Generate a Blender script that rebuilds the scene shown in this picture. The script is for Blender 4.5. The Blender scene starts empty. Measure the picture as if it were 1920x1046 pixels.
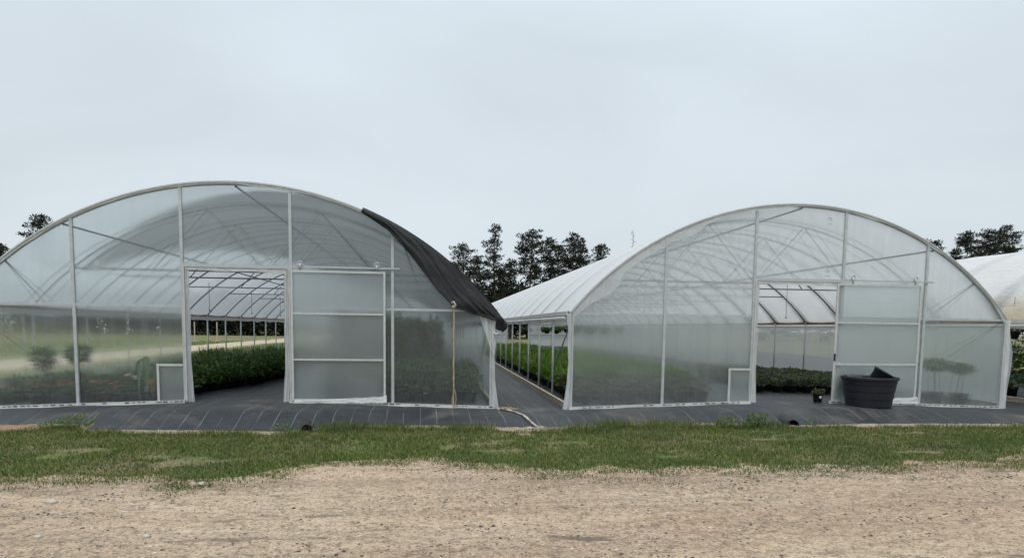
import bpy, math, random
from mathutils import Vector, Matrix, noise as mnoise
R = math.radians
random.seed(7)
S = bpy.context.scene
COL = S.collection

# ------------------------------------------------------------------ helpers
def NZ(x, y=0.0, z=0.0):
    return mnoise.noise(Vector((x, y, z)))
def sstep(a, b, x):
    t = max(0.0, min(1.0, (x-a)/(b-a))); return t*t*(3-2*t)
def lerp(pts, x):
    if x <= pts[0][0]: return pts[0][1]
    for (a, p), (b, q) in zip(pts, pts[1:]):
        if x <= b: return p+(q-p)*(x-a)/(b-a)
    return pts[-1][1]

class MB:
    def __init__(s): s.v = []; s.f = []
    def quad(s, a, b, c, d):
        n = len(s.v); s.v += [tuple(a), tuple(b), tuple(c), tuple(d)]; s.f.append((n, n+1, n+2, n+3))
    def box(s, x0, x1, y0, y1, z0, z1):
        n = len(s.v)
        s.v += [(x, y, z) for z in (z0, z1) for x, y in ((x0, y0), (x1, y0), (x1, y1), (x0, y1))]
        for f in ((3,2,1,0),(4,5,6,7),(0,1,5,4),(1,2,6,5),(2,3,7,6),(3,0,4,7)): s.f.append(tuple(n+i for i in f))
    def tube(s, pts, r, n=8, cap=True):
        P = [Vector(p) for p in pts]; m = len(P); base = len(s.v)
        rr = r if isinstance(r, (list, tuple)) else [r]*m
        t0 = (P[1]-P[0]).normalized()
        up = Vector((0, 0, 1)) if abs(t0.z) < .9 else Vector((0, 1, 0))
        side = t0.cross(up).normalized()
        for i in range(m):
            t = (P[min(i+1, m-1)]-P[max(i-1, 0)]).normalized()
            side = (side-t*side.dot(t)).normalized(); u = side.cross(t)
            for k in range(n):
                a = 2*math.pi*k/n+math.pi/n
                s.v.append(tuple(P[i]+(side*math.cos(a)+u*math.sin(a))*rr[i]))
        for i in range(m-1):
            for k in range(n):
                a = base+i*n+k; b = base+i*n+(k+1) % n
                s.f.append((a, b, b+n, a+n))
        if cap:
            s.f.append(tuple(base+k for k in range(n))[::-1]); s.f.append(tuple(base+(m-1)*n+k for k in range(n)))
    def lathe(s, prof, c=(0, 0, 0), n=20, squash=None):
        base = len(s.v)
        for r, z in prof:
            for k in range(n):
                a = 2*math.pi*k/n; s.v.append((c[0]+r*math.cos(a), c[1]+r*math.sin(a), c[2]+z))
        for i in range(len(prof)-1):
            for k in range(n):
                a = base+i*n+k; b = base+i*n+(k+1) % n; s.f.append((a, b, b+n, a+n))
    def disc(s, r, c, n=20):
        base = len(s.v)
        s.v += [(c[0]+r*math.cos(2*math.pi*k/n), c[1]+r*math.sin(2*math.pi*k/n), c[2]) for k in range(n)]
        s.f.append(tuple(range(base, base+n)))
    def grid(s, fn, nu, nv, flip=False):
        base = len(s.v)
        for j in range(nv+1):
            for i in range(nu+1): s.v.append(tuple(fn(i/nu, j/nv)))
        for j in range(nv):
            for i in range(nu):
                a = base+j*(nu+1)+i; f = (a, a+1, a+nu+2, a+nu+1)
                s.f.append(f[::-1] if flip else f)
    def leaf(s, p, d, n, L, w):
        p = Vector(p); side = d.cross(n)
        if side.length < 1e-4: side = Vector((1, 0, 0))
        side.normalize(); k = len(s.v)
        m = p+d*(L*.45)+n*(L*.06)
        s.v += [tuple(p), tuple(m+side*w*.5), tuple(p+d*L), tuple(m-side*w*.5)]; s.f.append((k, k+1, k+2, k+3))
    def mesh(s, name):
        me = bpy.data.meshes.new(name); me.from_pydata(s.v, [], s.f); me.update(); return me
    def build(s, name, mat, parent=None, smooth=False, loc=None):
        me = s.mesh(name); o = bpy.data.objects.new(name, me); COL.objects.link(o)
        if mat: me.materials.append(mat)
        if smooth: me.polygons.foreach_set('use_smooth', [True]*len(me.polygons))
        if parent: o.parent = parent
        if loc: o.location = loc
        return o

def tag(o, label=None, cat=None, group=None, kind=None):
    if label: o['label'] = label
    if cat: o['category'] = cat
    if group: o['group'] = group
    if kind: o['kind'] = kind
    return o
def empty(name, loc=(0, 0, 0), label=None, cat=None, group=None, rz=0):
    o = bpy.data.objects.new(name, None); COL.objects.link(o); o.location = loc; o.rotation_euler = (0, 0, rz)
    o.empty_display_size = .2
    return tag(o, label, cat, group)
def copy_tree(o, loc=None, rz=None, sc=None, parent=None):
    c = o.copy(); COL.objects.link(c); c.parent = parent
    for ch in list(o.children): copy_tree(ch, parent=c)
    if loc is not None: c.location = loc
    if rz is not None: c.rotation_euler = (0, 0, rz)
    if sc is not None: c.scale = (sc, sc, sc)
    return c

# ------------------------------------------------------------------ materials
class MT:
    def __init__(s, name):
        s.m = bpy.data.materials.new(name); s.m.use_nodes = True
        s.t = s.m.node_tree; s.t.nodes.clear(); s.out = s.n('ShaderNodeOutputMaterial')
    def n(s, typ, **kw):
        x = s.t.nodes.new(typ)
        for k, v in kw.items(): setattr(x, k, v)
        return x
    def l(s, a, b): s.t.links.new(a, b)
    def setv(s, node, **kw):
        for k, v in kw.items(): node.inputs[k.replace('_', ' ')].default_value = v
    def coord(s, kind='Object', scale=(1, 1, 1)):
        tc = s.n('ShaderNodeTexCoord'); mp = s.n('ShaderNodeMapping'); mp.inputs['Scale'].default_value = scale
        s.l(tc.outputs[kind], mp.inputs['Vector']); return mp.outputs[0]
    def pos(s, scale=(1, 1, 1)):
        g = s.n('ShaderNodeNewGeometry'); mp = s.n('ShaderNodeMapping'); mp.inputs['Scale'].default_value = scale
        s.l(g.outputs['Position'], mp.inputs['Vector']); return mp.outputs[0]
    def noise(s, vec, scale, detail=4, rough=.55, dist=0):
        x = s.n('ShaderNodeTexNoise'); s.setv(x, Scale=scale, Detail=detail, Roughness=rough, Distortion=dist)
        if vec is not None: s.l(vec, x.inputs['Vector'])
        return x.outputs['Fac']
    def ramp(s, fac, stops, interp='LINEAR'):
        x = s.n('ShaderNodeValToRGB'); x.color_ramp.interpolation = interp
        e = x.color_ramp.elements
        while len(e) < len(stops): e.new(.5)
        for el, (p, c) in zip(e, stops):
            el.position = p; el.color = (c, c, c, 1) if isinstance(c, (int, float)) else (*c, 1)
        s.l(fac, x.inputs['Fac']); return x.outputs['Color']
    def mixc(s, fac, a, b, mode='MIX'):
        x = s.n('ShaderNodeMix', data_type='RGBA', blend_type=mode)
        for sock, v in ((x.inputs['Factor'], fac), (x.inputs[6], a), (x.inputs[7], b)):
            if hasattr(v, 'is_linked'): s.l(v, sock)
            else: sock.default_value = v if isinstance(v, (int, float)) else (*v, 1)
        return x.outputs[2]
    def math(s, op, a, b=None):
        x = s.n('ShaderNodeMath', operation=op)
        for sock, v in zip(x.inputs, (a, b)):
            if v is None: continue
            if hasattr(v, 'is_linked'): s.l(v, sock)
            else: sock.default_value = v
        return x.outputs[0]
    def bump(s, h, strength=.3, dist=.02):
        x = s.n('ShaderNodeBump'); s.setv(x, Strength=strength, Distance=dist); s.l(h, x.inputs['Height']); return x.outputs[0]
    def pbr(s, col, rough=.6, metal=0, normal=None, spec=.5):
        b = s.n('ShaderNodeBsdfPrincipled')
        if hasattr(col, 'is_linked'): s.l(col, b.inputs['Base Color'])
        else: b.inputs['Base Color'].default_value = (*col, 1)
        if hasattr(rough, 'is_linked'): s.l(rough, b.inputs['Roughness'])
        else: b.inputs['Roughness'].default_value = rough
        b.inputs['Metallic'].default_value = metal; b.inputs['Specular IOR Level'].default_value = spec
        if normal: s.l(normal, b.inputs['Normal'])
        return b.outputs[0]
    def mixs(s, fac, a, b):
        x = s.n('ShaderNodeMixShader')
        if hasattr(fac, 'is_linked'): s.l(fac, x.inputs[0])
        else: x.inputs[0].default_value = fac
        s.l(a, x.inputs[1]); s.l(b, x.inputs[2]); return x.outputs[0]
    def bs(s, typ, col=(1, 1, 1), normal=None, **kw):
        x = s.n(typ)
        if hasattr(col, 'is_linked'): s.l(col, x.inputs['Color'])
        else: x.inputs['Color'].default_value = (*col, 1)
        s.setv(x, **kw)
        if normal: s.l(normal, x.inputs['Normal'])
        return x.outputs[0]
    def schlick(s, nb, f0, f1):
        lw = s.n('ShaderNodeLayerWeight'); s.setv(lw, Blend=.5)
        if nb: s.l(nb, lw.inputs['Normal'])
        return s.math('ADD', f0, s.math('MULTIPLY', s.math('POWER', lw.outputs['Facing'], 4.0), f1))
    def done(s, sh): s.l(sh, s.out.inputs['Surface']); return s.m

def simple(name, col, rough=.6, metal=0, var=.25, scale=6, bump=0, bscale=40, spec=.5):
    m = MT(name); v = m.coord()
    f = m.noise(v, scale, 5)
    dark = tuple(c*(1-var) for c in col); lite = tuple(min(1, c*(1+var)) for c in col)
    c = m.ramp(f, [(.3, dark), (.7, lite)])
    nrm = m.bump(m.noise(v, bscale, 4), bump, .01) if bump else None
    return m.done(m.pbr(c, rough, metal, nrm, spec))

def leafmat(name, cols, rough=.5, trans=.35):
    m = MT(name); g = m.n('ShaderNodeNewGeometry'); oi = m.n('ShaderNodeObjectInfo')
    f = m.math('FRACT', m.math('ADD', g.outputs['Random Per Island'], m.math('MULTIPLY', oi.outputs['Random'], .35)))
    c = m.ramp(f, [(i/(len(cols)-1), cc) for i, cc in enumerate(cols)])
    d = m.pbr(c, rough, 0, None, .35)
    t = m.bs('ShaderNodeBsdfTranslucent', c)
    return m.done(m.mixs(trans, d, t))

def film_front(name, ior=1.14, rough=.27, veil=.17, clr=.43, tint=(.93, .965, .975)):
    """milky polyethylene seen edge on: scatters what lies far behind it, keeps near things readable"""
    m = MT(name); p = m.pos()
    cloud = m.noise(p, .8, 5, .6, .6); streak = m.noise(m.pos((7, 7, .5)), 1.2, 4, .6)
    crease = m.noise(m.pos((1.5, 1.5, 5)), 1.6, 5, .6, 1.2)
    fine = m.noise(p, 70, 3, .6)
    nb = m.bump(m.math('ADD', m.math('MULTIPLY', crease, 1.0), m.math('MULTIPLY', fine, .03)), .22, .05)
    refr = m.bs('ShaderNodeBsdfRefraction', tint, None, IOR=ior, Roughness=rough)
    clear = m.bs('ShaderNodeBsdfTransparent', tint)
    see = m.mixs(clr, refr, clear)
    dif = m.bs('ShaderNodeBsdfDiffuse', (.80, .84, .85)); trl = m.bs('ShaderNodeBsdfTranslucent', (.80, .85, .87))
    milk = m.mixs(.45, dif, trl)
    sepz = m.n('ShaderNodeSeparateXYZ'); m.l(p, sepz.inputs[0])
    splash = m.ramp(sepz.outputs['Z'], [(0, .05), (.16, .0)])
    f = m.math('ADD', m.math('MULTIPLY', m.math('ADD', m.math('MULTIPLY', cloud, .9), m.math('MULTIPLY', streak, .5)), veil*1.4), splash)
    base = m.mixs(f, see, milk)
    gl = m.bs('ShaderNodeBsdfGlossy', (1, 1, 1), nb, Roughness=.22)
    return m.done(m.mixs(m.schlick(nb, .03, .45), base, gl))

def film_sheet(name, col, clear=.2, milk=.5, rough=.35, wr=(1.5, 1.5, 4), strength=.3, dirt=None, hoop=None):
    m = MT(name); p = m.pos()
    cr = m.noise(m.pos(wr), 2.0, 6, .6, 1.0)
    nb = m.bump(cr, strength, .05)
    f = m.noise(p, .9, 5)
    c = m.ramp(f, [(.3, tuple(x*.9 for x in col)), (.7, col)])
    if dirt:
        sep = m.n('ShaderNodeSeparateXYZ'); m.l(p, sep.inputs[0])
        w = m.math('ADD', sep.outputs['Z'], m.math('MULTIPLY', m.noise(p, 1.3, 5), .9))
        c = m.mixc(m.ramp(m.math('MULTIPLY', w, .25), [(dirt[1], 1), (dirt[2], 0)]), c, dirt[0])
    if hoop:      # dark bands painted into the colour for the bulge shading at each hoop
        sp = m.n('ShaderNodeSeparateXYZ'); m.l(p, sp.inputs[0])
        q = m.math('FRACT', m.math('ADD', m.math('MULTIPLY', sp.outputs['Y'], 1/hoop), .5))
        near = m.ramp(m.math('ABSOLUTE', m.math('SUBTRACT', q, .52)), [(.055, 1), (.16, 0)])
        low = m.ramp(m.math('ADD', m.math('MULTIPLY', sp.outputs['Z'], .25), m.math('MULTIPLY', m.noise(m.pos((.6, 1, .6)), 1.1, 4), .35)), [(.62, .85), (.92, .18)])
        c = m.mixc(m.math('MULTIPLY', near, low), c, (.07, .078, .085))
    d = m.bs('ShaderNodeBsdfDiffuse', c, nb); t = m.bs('ShaderNodeBsdfTranslucent', c, nb)
    s = m.mixs(milk, d, t)
    s = m.mixs(clear, s, m.bs('ShaderNodeBsdfTransparent', (.96, .98, .99)))
    gl = m.bs('ShaderNodeBsdfGlossy', (1, 1, 1), nb, Roughness=rough)
    return m.done(m.mixs(m.schlick(nb, .03, .6), s, gl))

M = {}
M['film_l'] = film_front('end wall film', veil=.048, tint=(.93, .96, .965))
M['film_r'] = film_front('end wall film milky', veil=.085, tint=(.93, .965, .96))
M['gable_l'] = film_front('gable film', rough=.19, clr=.52, veil=.085, tint=(.94, .965, .97))
M['gable_r'] = film_front('gable film milky', rough=.19, clr=.52, veil=.16, tint=(.96, .973, .978))
M['door_film'] = film_front('door film', ior=1.2, rough=.28, veil=.14, tint=(.965, .98, .985))
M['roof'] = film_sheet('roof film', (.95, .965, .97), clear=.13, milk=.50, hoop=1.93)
M['roof_l'] = film_sheet('roof film clear', (.77, .83, .865), clear=.20, milk=.55)
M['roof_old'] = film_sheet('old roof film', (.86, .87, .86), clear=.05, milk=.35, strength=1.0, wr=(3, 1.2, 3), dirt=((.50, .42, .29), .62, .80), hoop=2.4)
M['side_film'] = film_sheet('side curtain film', (.83, .86, .85), clear=.30, milk=.5, wr=(3, 3, .6), strength=.35)
M['rim_film'] = film_sheet('ragged film edge', (.88, .90, .90), clear=.42, milk=.4, wr=(9, 9, 2), strength=.9)
M['edge_film'] = film_sheet('gathered film', (.88, .90, .90), clear=.10, milk=.40, wr=(9, 9, 2), strength=.9)
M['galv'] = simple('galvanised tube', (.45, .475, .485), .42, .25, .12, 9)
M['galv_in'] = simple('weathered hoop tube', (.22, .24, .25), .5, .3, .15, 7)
M['paint'] = simple('white painted channel', (.49, .505, .49), .5, 0, .12, 12)
M['wood'] = simple('weathered timber', (.30, .25, .19), .8, 0, .35, 14, .3, 60)
M['redwood'] = simple('brown hip board', (.20, .12, .08), .8, 0, .3, 12)
M['pale_wood'] = simple('greyed base timber', (.42, .38, .32), .85, 0, .3, 10, .3, 50)
M['black_pl'] = simple('black plastic', (.011, .0135, .022), .5, 0, .3, 9, .06, 30)
M['pot'] = simple('nursery pot plastic', (.016, .017, .019), .5, 0, .3, 9)
M['soil'] = simple('potting soil', (.05, .035, .025), .95, 0, .5, 60, .5, 90)
M['pipe'] = simple('black drain pipe', (.02, .02, .022), .55, 0, .3, 9)
M['strap'] = simple('tan webbing', (.37, .295, .20), .8, 0, .25, 25, .3, 160)
M['strap_w'] = simple('dusty white webbing', (.40, .365, .30), .85, 0, .4, 12, .3, 120)
M['tagw'] = simple('white tag', (.75, .75, .72), .6, 0, .05, 9)
M['scuff'] = simple('repair tape', (.78, .82, .84), .35, 0, .1, 30)
M['print'] = simple('grey print', (.42, .46, .48), .5, 0, .1, 30)
M['bark'] = simple('pine bark', (.065, .05, .042), .95, 0, .4, 3, .4, 6)
M['stem'] = simple('woody stem', (.10, .08, .055), .9, 0, .3, 12)
M['stone'] = simple('pale limestone', (.46, .42, .36), .9, 0, .25, 25, .4, 60)
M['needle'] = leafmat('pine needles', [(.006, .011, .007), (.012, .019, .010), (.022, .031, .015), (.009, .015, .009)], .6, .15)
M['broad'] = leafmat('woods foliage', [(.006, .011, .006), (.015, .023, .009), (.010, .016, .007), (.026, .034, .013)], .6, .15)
M['shrub'] = leafmat('dark shrub leaves', [(.03, .07, .014), (.095, .165, .042), (.05, .105, .022), (.14, .22, .065)])
M['olive'] = leafmat('olive shrub leaves', [(.05, .055, .02), (.10, .10, .045), (.07, .075, .03), (.13, .12, .06)])
M['bright'] = leafmat('bright strap leaves', [(.06, .14, .010), (.15, .27, .03), (.10, .20, .018), (.24, .36, .06)])
M['strapleaf'] = leafmat('dark strap leaves', [(.04, .09, .018), (.10, .18, .04), (.07, .135, .028)])
M['mauve'] = leafmat('purple green leaves', [(.06, .12, .025), (.11, .19, .045), (.08, .055, .075), (.09, .15, .035), (.16, .11, .15)])
M['corn'] = leafmat('drooping leaves', [(.08, .15, .055), (.15, .23, .10), (.10, .18, .07)])
M['dead'] = leafmat('withered leaf', [(.42, .22, .06), (.36, .16, .05)])
M['redfl'] = leafmat('red flowers', [(.42, .07, .06), (.46, .13, .10), (.44, .10, .11)])
M['orangefl'] = leafmat('orange flowers', [(.62, .20, .06), (.55, .12, .08)])
M['whitefl'] = leafmat('cream flowers', [(.75, .68, .50), (.80, .76, .62)])
M['yellowfl'] = leafmat('yellow flowers', [(.60, .55, .06), (.65, .60, .15)])

def shade_cloth_mat(name='black shade cloth', see=.33):
    m = MT(name); p = m.pos()
    f = m.noise(p, 1.4, 5)
    c = m.ramp(f, [(.3, (.014, .016, .017)), (.7, (.036, .038, .040))])
    nb = m.bump(m.math('ADD', m.noise(m.pos((2, .6, 2)), 3, 5, .6, .8), m.math('MULTIPLY', m.noise(p, 160, 2), .06)), .7, .05)
    d = m.pbr(c, .75, 0, nb, .3)
    return m.done(m.mixs(see, d, m.bs('ShaderNodeBsdfTransparent')))
M['shade'] = shade_cloth_mat(); M['shade_double'] = shade_cloth_mat('doubled shade cloth', .05)
M['hem'] = simple('black hem tape', (.010, .010, .011), .7, 0, .2, 20)

# ------------------------------------------------------------------ layout numbers
XL, XR, XT = -3.607, 7.534, 18.75        # centre lines of the three tunnels
HW, EV, HD, AP = 4.779, 1.92, 2.676, 4.18
PA, PB = .971, 2.857
RAD = (HW**2+(AP-EV)**2)/(2*(AP-EV)); ZC = AP-RAD
LEN = 45.7
def arcz(x): return ZC+math.sqrt(max(0, RAD**2-x*x))
def crown(x):
    z = 0
    for c in (XL, XR, XT):
        d = abs(x-c); z = max(z, .122*max(0, min(1, 1-(d-PA)/(HW-PA))))
    return z-.023*sstep(1.3, 2.6, x)
FAB = [(-14, -1.2), (-8.5, -1.3), (-6.9, -1.45), (-6.1, -1.3), (-5.75, -1.35), (-5.4, -1.98), (-3.5, -2.12), (-2.3, -2.3), (-1.95, -2.1), (-1.5, -1.72), (-.9, -1.68), (0, -1.72),
       (.9, -1.85), (1.4, -1.98), (2.4, -1.95), (3.1, -1.62), (4.5, -1.58), (5.6, -1.62), (6.1, -1.9), (6.7, -1.95), (8.0, -1.75), (9.5, -1.8), (11, -1.85), (17, -1.9)]
def fab_edge(x): return lerp(FAB, x)+.05*NZ(x*2.3, 4.1)+.03*NZ(x*7, 1.7)
ROAD = [(-12, -5.6), (-6, -5.7), (-4.4, -5.75), (-3.3, -5.85), (-2.54, -6.1), (-1.9, -5.75), (-1.29, -5.25), (-.5, -5.1), (.07, -4.95), (.7, -5.4), (1.47, -5.9), (2.2, -5.6), (3, -5.85), (4.36, -5.7), (5.5, -5.75), (7.28, -5.6), (9, -5.2), (14, -5.3)]
def road_edge(x): return lerp(ROAD, x)+.16*NZ(x*1.7, 9.3)+.10*NZ(x*5, 2.2)
GZ = -.10
def ground(x, y):
    e = lerp(FAB, x)
    t = sstep(e+.05, e+.95, y)
    near = GZ+(crown(x)-GZ)*t
    far = GZ-.10*sstep(2, 8, max(x-24, -9.5-x, y-50))
    side = max(sstep(-12.5, -9.6, x), 0) * sstep(28, 24, x) * sstep(52, 48, y) if True else 1
    z = near*side+far*(1-side)
    if y < e: z += .035*NZ(x*.9, y*.9, 3)*sstep(e, e-.6, y)
    return z

# ------------------------------------------------------------------ terrain, road, fabric
def axis(stops):
    out = []
    for a, b, st in stops:
        n = max(1, round((b-a)/st)); out += [a+(b-a)*i/n for i in range(n)]
    out.append(stops[-1][1]); return out
def sheet(name, xs, ys, zfn, mat):
    m = MB(); nx = len(xs)
    for y in ys:
        for x in xs: m.v.append((x, y, zfn(x, y)))
    for j in range(len(ys)-1):
        for i in range(nx-1):
            a = j*nx+i; m.f.append((a, a+1, a+nx+1, a+nx))
    return tag(m.build(name, mat, smooth=True), kind='structure')

def terrain_mat():
    m = MT('lawn and soil'); p = m.pos()
    big = m.noise(p, .35, 5); mid = m.noise(p, 3.5, 6, .65); fine = m.noise(p, 28, 5, .7)
    g = m.ramp(mid, [(.25, (.065, .115, .020)), (.5, (.105, .170, .034)), (.75, (.155, .205, .050))])
    g = m.mixc(m.ramp(fine, [(.35, 0), (.75, .55)]), g, (.055, .080, .024))
    soil = m.ramp(fine, [(.3, (.17, .125, .085)), (.7, (.33, .265, .19))])
    f = m.ramp(m.math('ADD', m.math('ADD', big, m.math('MULTIPLY', mid, .6)), m.math('MULTIPLY', m.math('SUBTRACT', fine, .5), .9)), [(.68, 0), (.90, .9)])
    c = m.mixc(f, g, soil)
    return m.done(m.pbr(c, .95, 0, m.bump(m.math('ADD', mid, fine), .6, .05), .15))
def dirt_mat():
    m = MT('sandy dirt'); p = m.pos()
    big = m.noise(m.pos((.35, 1.1, 1)), .8, 5, .6); mid = m.noise(m.pos((1, 2.2, 1)), 4, 6, .7, .4)
    fine = m.noise(p, 16, 8, .78); grit = m.noise(p, 42, 5, .75)
    c = m.ramp(big, [(.3, (.47, .34, .24)), (.5, (.60, .465, .335)), (.72, (.70, .57, .42))])
    track = m.noise(m.pos((.06, 1.15, 1)), 1.1, 3, .5)
    c = m.mixc(m.ramp(track, [(.40, .55), (.55, 0)]), c, (.36, .275, .205))
    c = m.mixc(m.ramp(mid, [(.34, .55), (.53, 0)]), c, (.27, .205, .15))
    c = m.mixc(m.ramp(fine, [(.38, .8), (.50, 0)]), c, (.20, .15, .11))
    c = m.mixc(m.ramp(fine, [(.53, 0), (.64, .5)]), c, (.72, .60, .45))
    c = m.mixc(m.ramp(grit, [(.38, .85), (.465, 0)]), c, (.11, .085, .065))
    c = m.mixc(m.ramp(grit, [(.57, 0), (.66, .65)]), c, (.74, .65, .52))
    streak = m.noise(m.pos((.45, 3.2, 1)), 2.4, 7, .7, .3)
    c = m.mixc(m.ramp(streak, [(.56, 0), (.70, .35)]), c, (.22, .175, .135))
    damp = m.noise(m.pos((1.0, 3.0, 1)), 1.25, 5, .6, .4)
    c = m.mixc(m.ramp(damp, [(.62, 0), (.68, .6)]), c, (.11, .09, .08))
    h = m.math('ADD', m.math('MULTIPLY', mid, .8), m.math('ADD', m.math('MULTIPLY', fine, .6), m.math('MULTIPLY', grit, .25)))
    return m.done(m.pbr(c, .95, 0, m.bump(h, 1.0, .04), .12))
def fabric_mat():
    m = MT('woven ground cover'); p = m.pos()
    sep = m.n('ShaderNodeSeparateXYZ'); m.l(p, sep.inputs[0])
    wob = m.math('MULTIPLY', m.noise(m.pos((.6, .6, .6)), 1.0, 2), .10)
    fx = m.math('FRACT', m.math('MULTIPLY', m.math('ADD', sep.outputs['X'], wob), 1/.297))
    line = m.math('LESS_THAN', m.math('ABSOLUTE', m.math('SUBTRACT', fx, .5)), .014)
    worn = m.ramp(m.noise(m.pos((1, .35, 1)), 2.2, 4), [(.38, .05), (.64, .65)])
    base = m.ramp(m.noise(p, 2.5, 6, .65), [(.3, (.017, .020, .024)), (.7, (.037, .043, .049))])
    ribs = m.noise(m.pos((3, 22, 1)), 1.4, 4, .6)
    base = m.mixc(m.ramp(ribs, [(.5, 0), (.75, .35)]), base, (.085, .092, .098))
    dust = m.ramp(m.noise(m.pos((1, 1, 1)), .75, 6, .7, .5), [(.52, 0), (.74, .55)])
    base = m.mixc(dust, base, (.20, .185, .16))
    c = m.mixc(m.math('MULTIPLY', line, worn), base, (.42, .43, .42))
    w = m.n('ShaderNodeTexWave'); m.setv(w, Scale=55.0); m.l(p, w.inputs['Vector'])
    nb = m.bump(m.math('ADD', m.math('MULTIPLY', w.outputs['Fac'], .06), m.noise(m.pos((1, 3, 1)), 3.0, 6, .6)), .55, .03)
    return m.done(m.pbr(c, m.ramp(dust, [(0, .5), (1, .8)]), 0, nb, .4))

xs = axis([(-700, -150, 60), (-150, -30, 10), (-30, -14, 1.5), (-14, 17, .22), (17, 32, 1.5), (32, 150, 10), (150, 700, 60)])
ys = axis([(-60, -14, 4), (-14, -9, .5), (-9, 1.0, .16), (1, 50, 1.0), (50, 150, 5), (150, 800, 65)])
sheet('ground', xs, ys, lambda x, y: ground(x, y)-.012, terrain_mat())

def road_sheet():
    m = MB(); n = 620; rows = 34
    for j in range(rows+1):
        for i in range(n+1):
            x = -13+28*i/n; e = road_edge(x)+.62+.2*NZ(x*2.1, 7)
            t = (j/rows)**1.6
            y = e+(-16-e)*t
            z = ground(x, y)+.004+.022*NZ(x*1.3, y*3.1, 5)*min(1, t*8)+.010*NZ(x*5, y*6, 8)*min(1, t*8)
            m.v.append((x, y, z-.010*(1-min(1, t*10))))
    for j in range(rows):
        for i in range(n):
            a = j*(n+1)+i; m.f.append((a, a+n+1, a+n+2, a+1))
    return tag(m.build('dirt_road', dirt_mat(), smooth=True), kind='structure')
road_sheet()

def fabric_sheet():
    m = MB(); xs = axis([(-13, 16, .11), (16, 24, 1)]); rows = axis([(0, .05, .05), (.05, 1, .05), (1, 2.6, .2), (2.6, 50, 1.5)])
    nx = len(xs)
    for r in rows:
        for x in xs:
            e = fab_edge(x); y = e+r
            z = ground(x, y)+.006+.012*NZ(x*1.6, y*2.2, 7)*sstep(0, .3, r)
            if r < .06: z -= .035*(1-r/.06)
            m.v.append((x, y, z))
    for j in range(len(rows)-1):
        for i in range(nx-1):
            a = j*nx+i; m.f.append((a, a+1, a+nx+1, a+nx))
    return tag(m.build('ground_cover', fabric_mat(), smooth=True), kind='structure')
fabric_sheet()

def sand_verge():
    W_ = [(-9, .25), (-7.2, .55), (-6.3, .42), (-5.6, .08), (-5.3, .12), (-4, .16), (-3, .10), (-2.2, .14), (-1.6, .05), (-.5, .12), (.4, .10), (1.15, .22), (1.5, .42), (2.0, .34), (2.3, .12), (3, .10), (4.5, .14), (5.4, .10), (6.3, .04), (7.5, .06), (7.9, .34), (8.5, .36), (8.9, .14), (10, .12), (11, .16), (15, .12)]
    m = MB(); n = 900; K = 6
    for i in range(n+1):
        x = -9+23.5*i/n; e = fab_edge(x); w = max(.015, lerp(W_, x)*(1+.7*NZ(x*3, 5)+.5*NZ(x*9, 2)))
        for k in range(K+1):
            t = k/K; y = e+.04-(w+.04)*t
            z = ground(x, y)+.007+(.022+.05*max(0, w-.2))*math.sin(min(1, t*1.2)*3.14)*(1+.8*NZ(x*8, t*3))-.016*t
            m.v.append((x, y, z))
    for i in range(n):
        for k in range(K):
            a = i*(K+1)+k; m.f.append((a, a+1, a+K+2, a+K+1))
    mt = MT('loose sand'); p = mt.pos(); f = mt.noise(p, 30, 6, .75)
    c = mt.ramp(f, [(.32, (.15, .11, .08)), (.5, (.36, .29, .21)), (.68, (.52, .45, .35))])
    red = mt.n('ShaderNodeSeparateXYZ'); mt.l(p, red.inputs[0])
    c = mt.mixc(mt.ramp(mt.math('MULTIPLY', mt.math('ADD', red.outputs['X'], 9), .2), [(.5, .7), (.66, 0)]), c, (.30, .19, .125))
    tag(m.build('sand_verge', mt.done(mt.pbr(c, .95, 0, mt.bump(f, .8, .03), .1)), smooth=True), kind='structure')
sand_verge()

# pale gravel drive beyond the left tunnel
def drive():
    m = MB(); n = 120
    mt = simple('pale gravel', (.42, .36, .27), .95, 0, .3, 3, .5, 30)
    for i in range(n+1):
        y = -2+95*i/n
        for k in range(5):
            x = -14.2-5.2*k/4+(.5*NZ(y*.3, k*3.0) if k in (0, 4) else 0)-.9*sstep(0, -2, y)
            m.v.append((x, y, -.19+.02*NZ(x, y)))
    for i in range(n):
        for k in range(4):
            a = i*5+k; m.f.append((a, a+5, a+6, a+1))
    tag(m.build('gravel_drive', mt, smooth=True), kind='structure')
drive()

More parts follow.
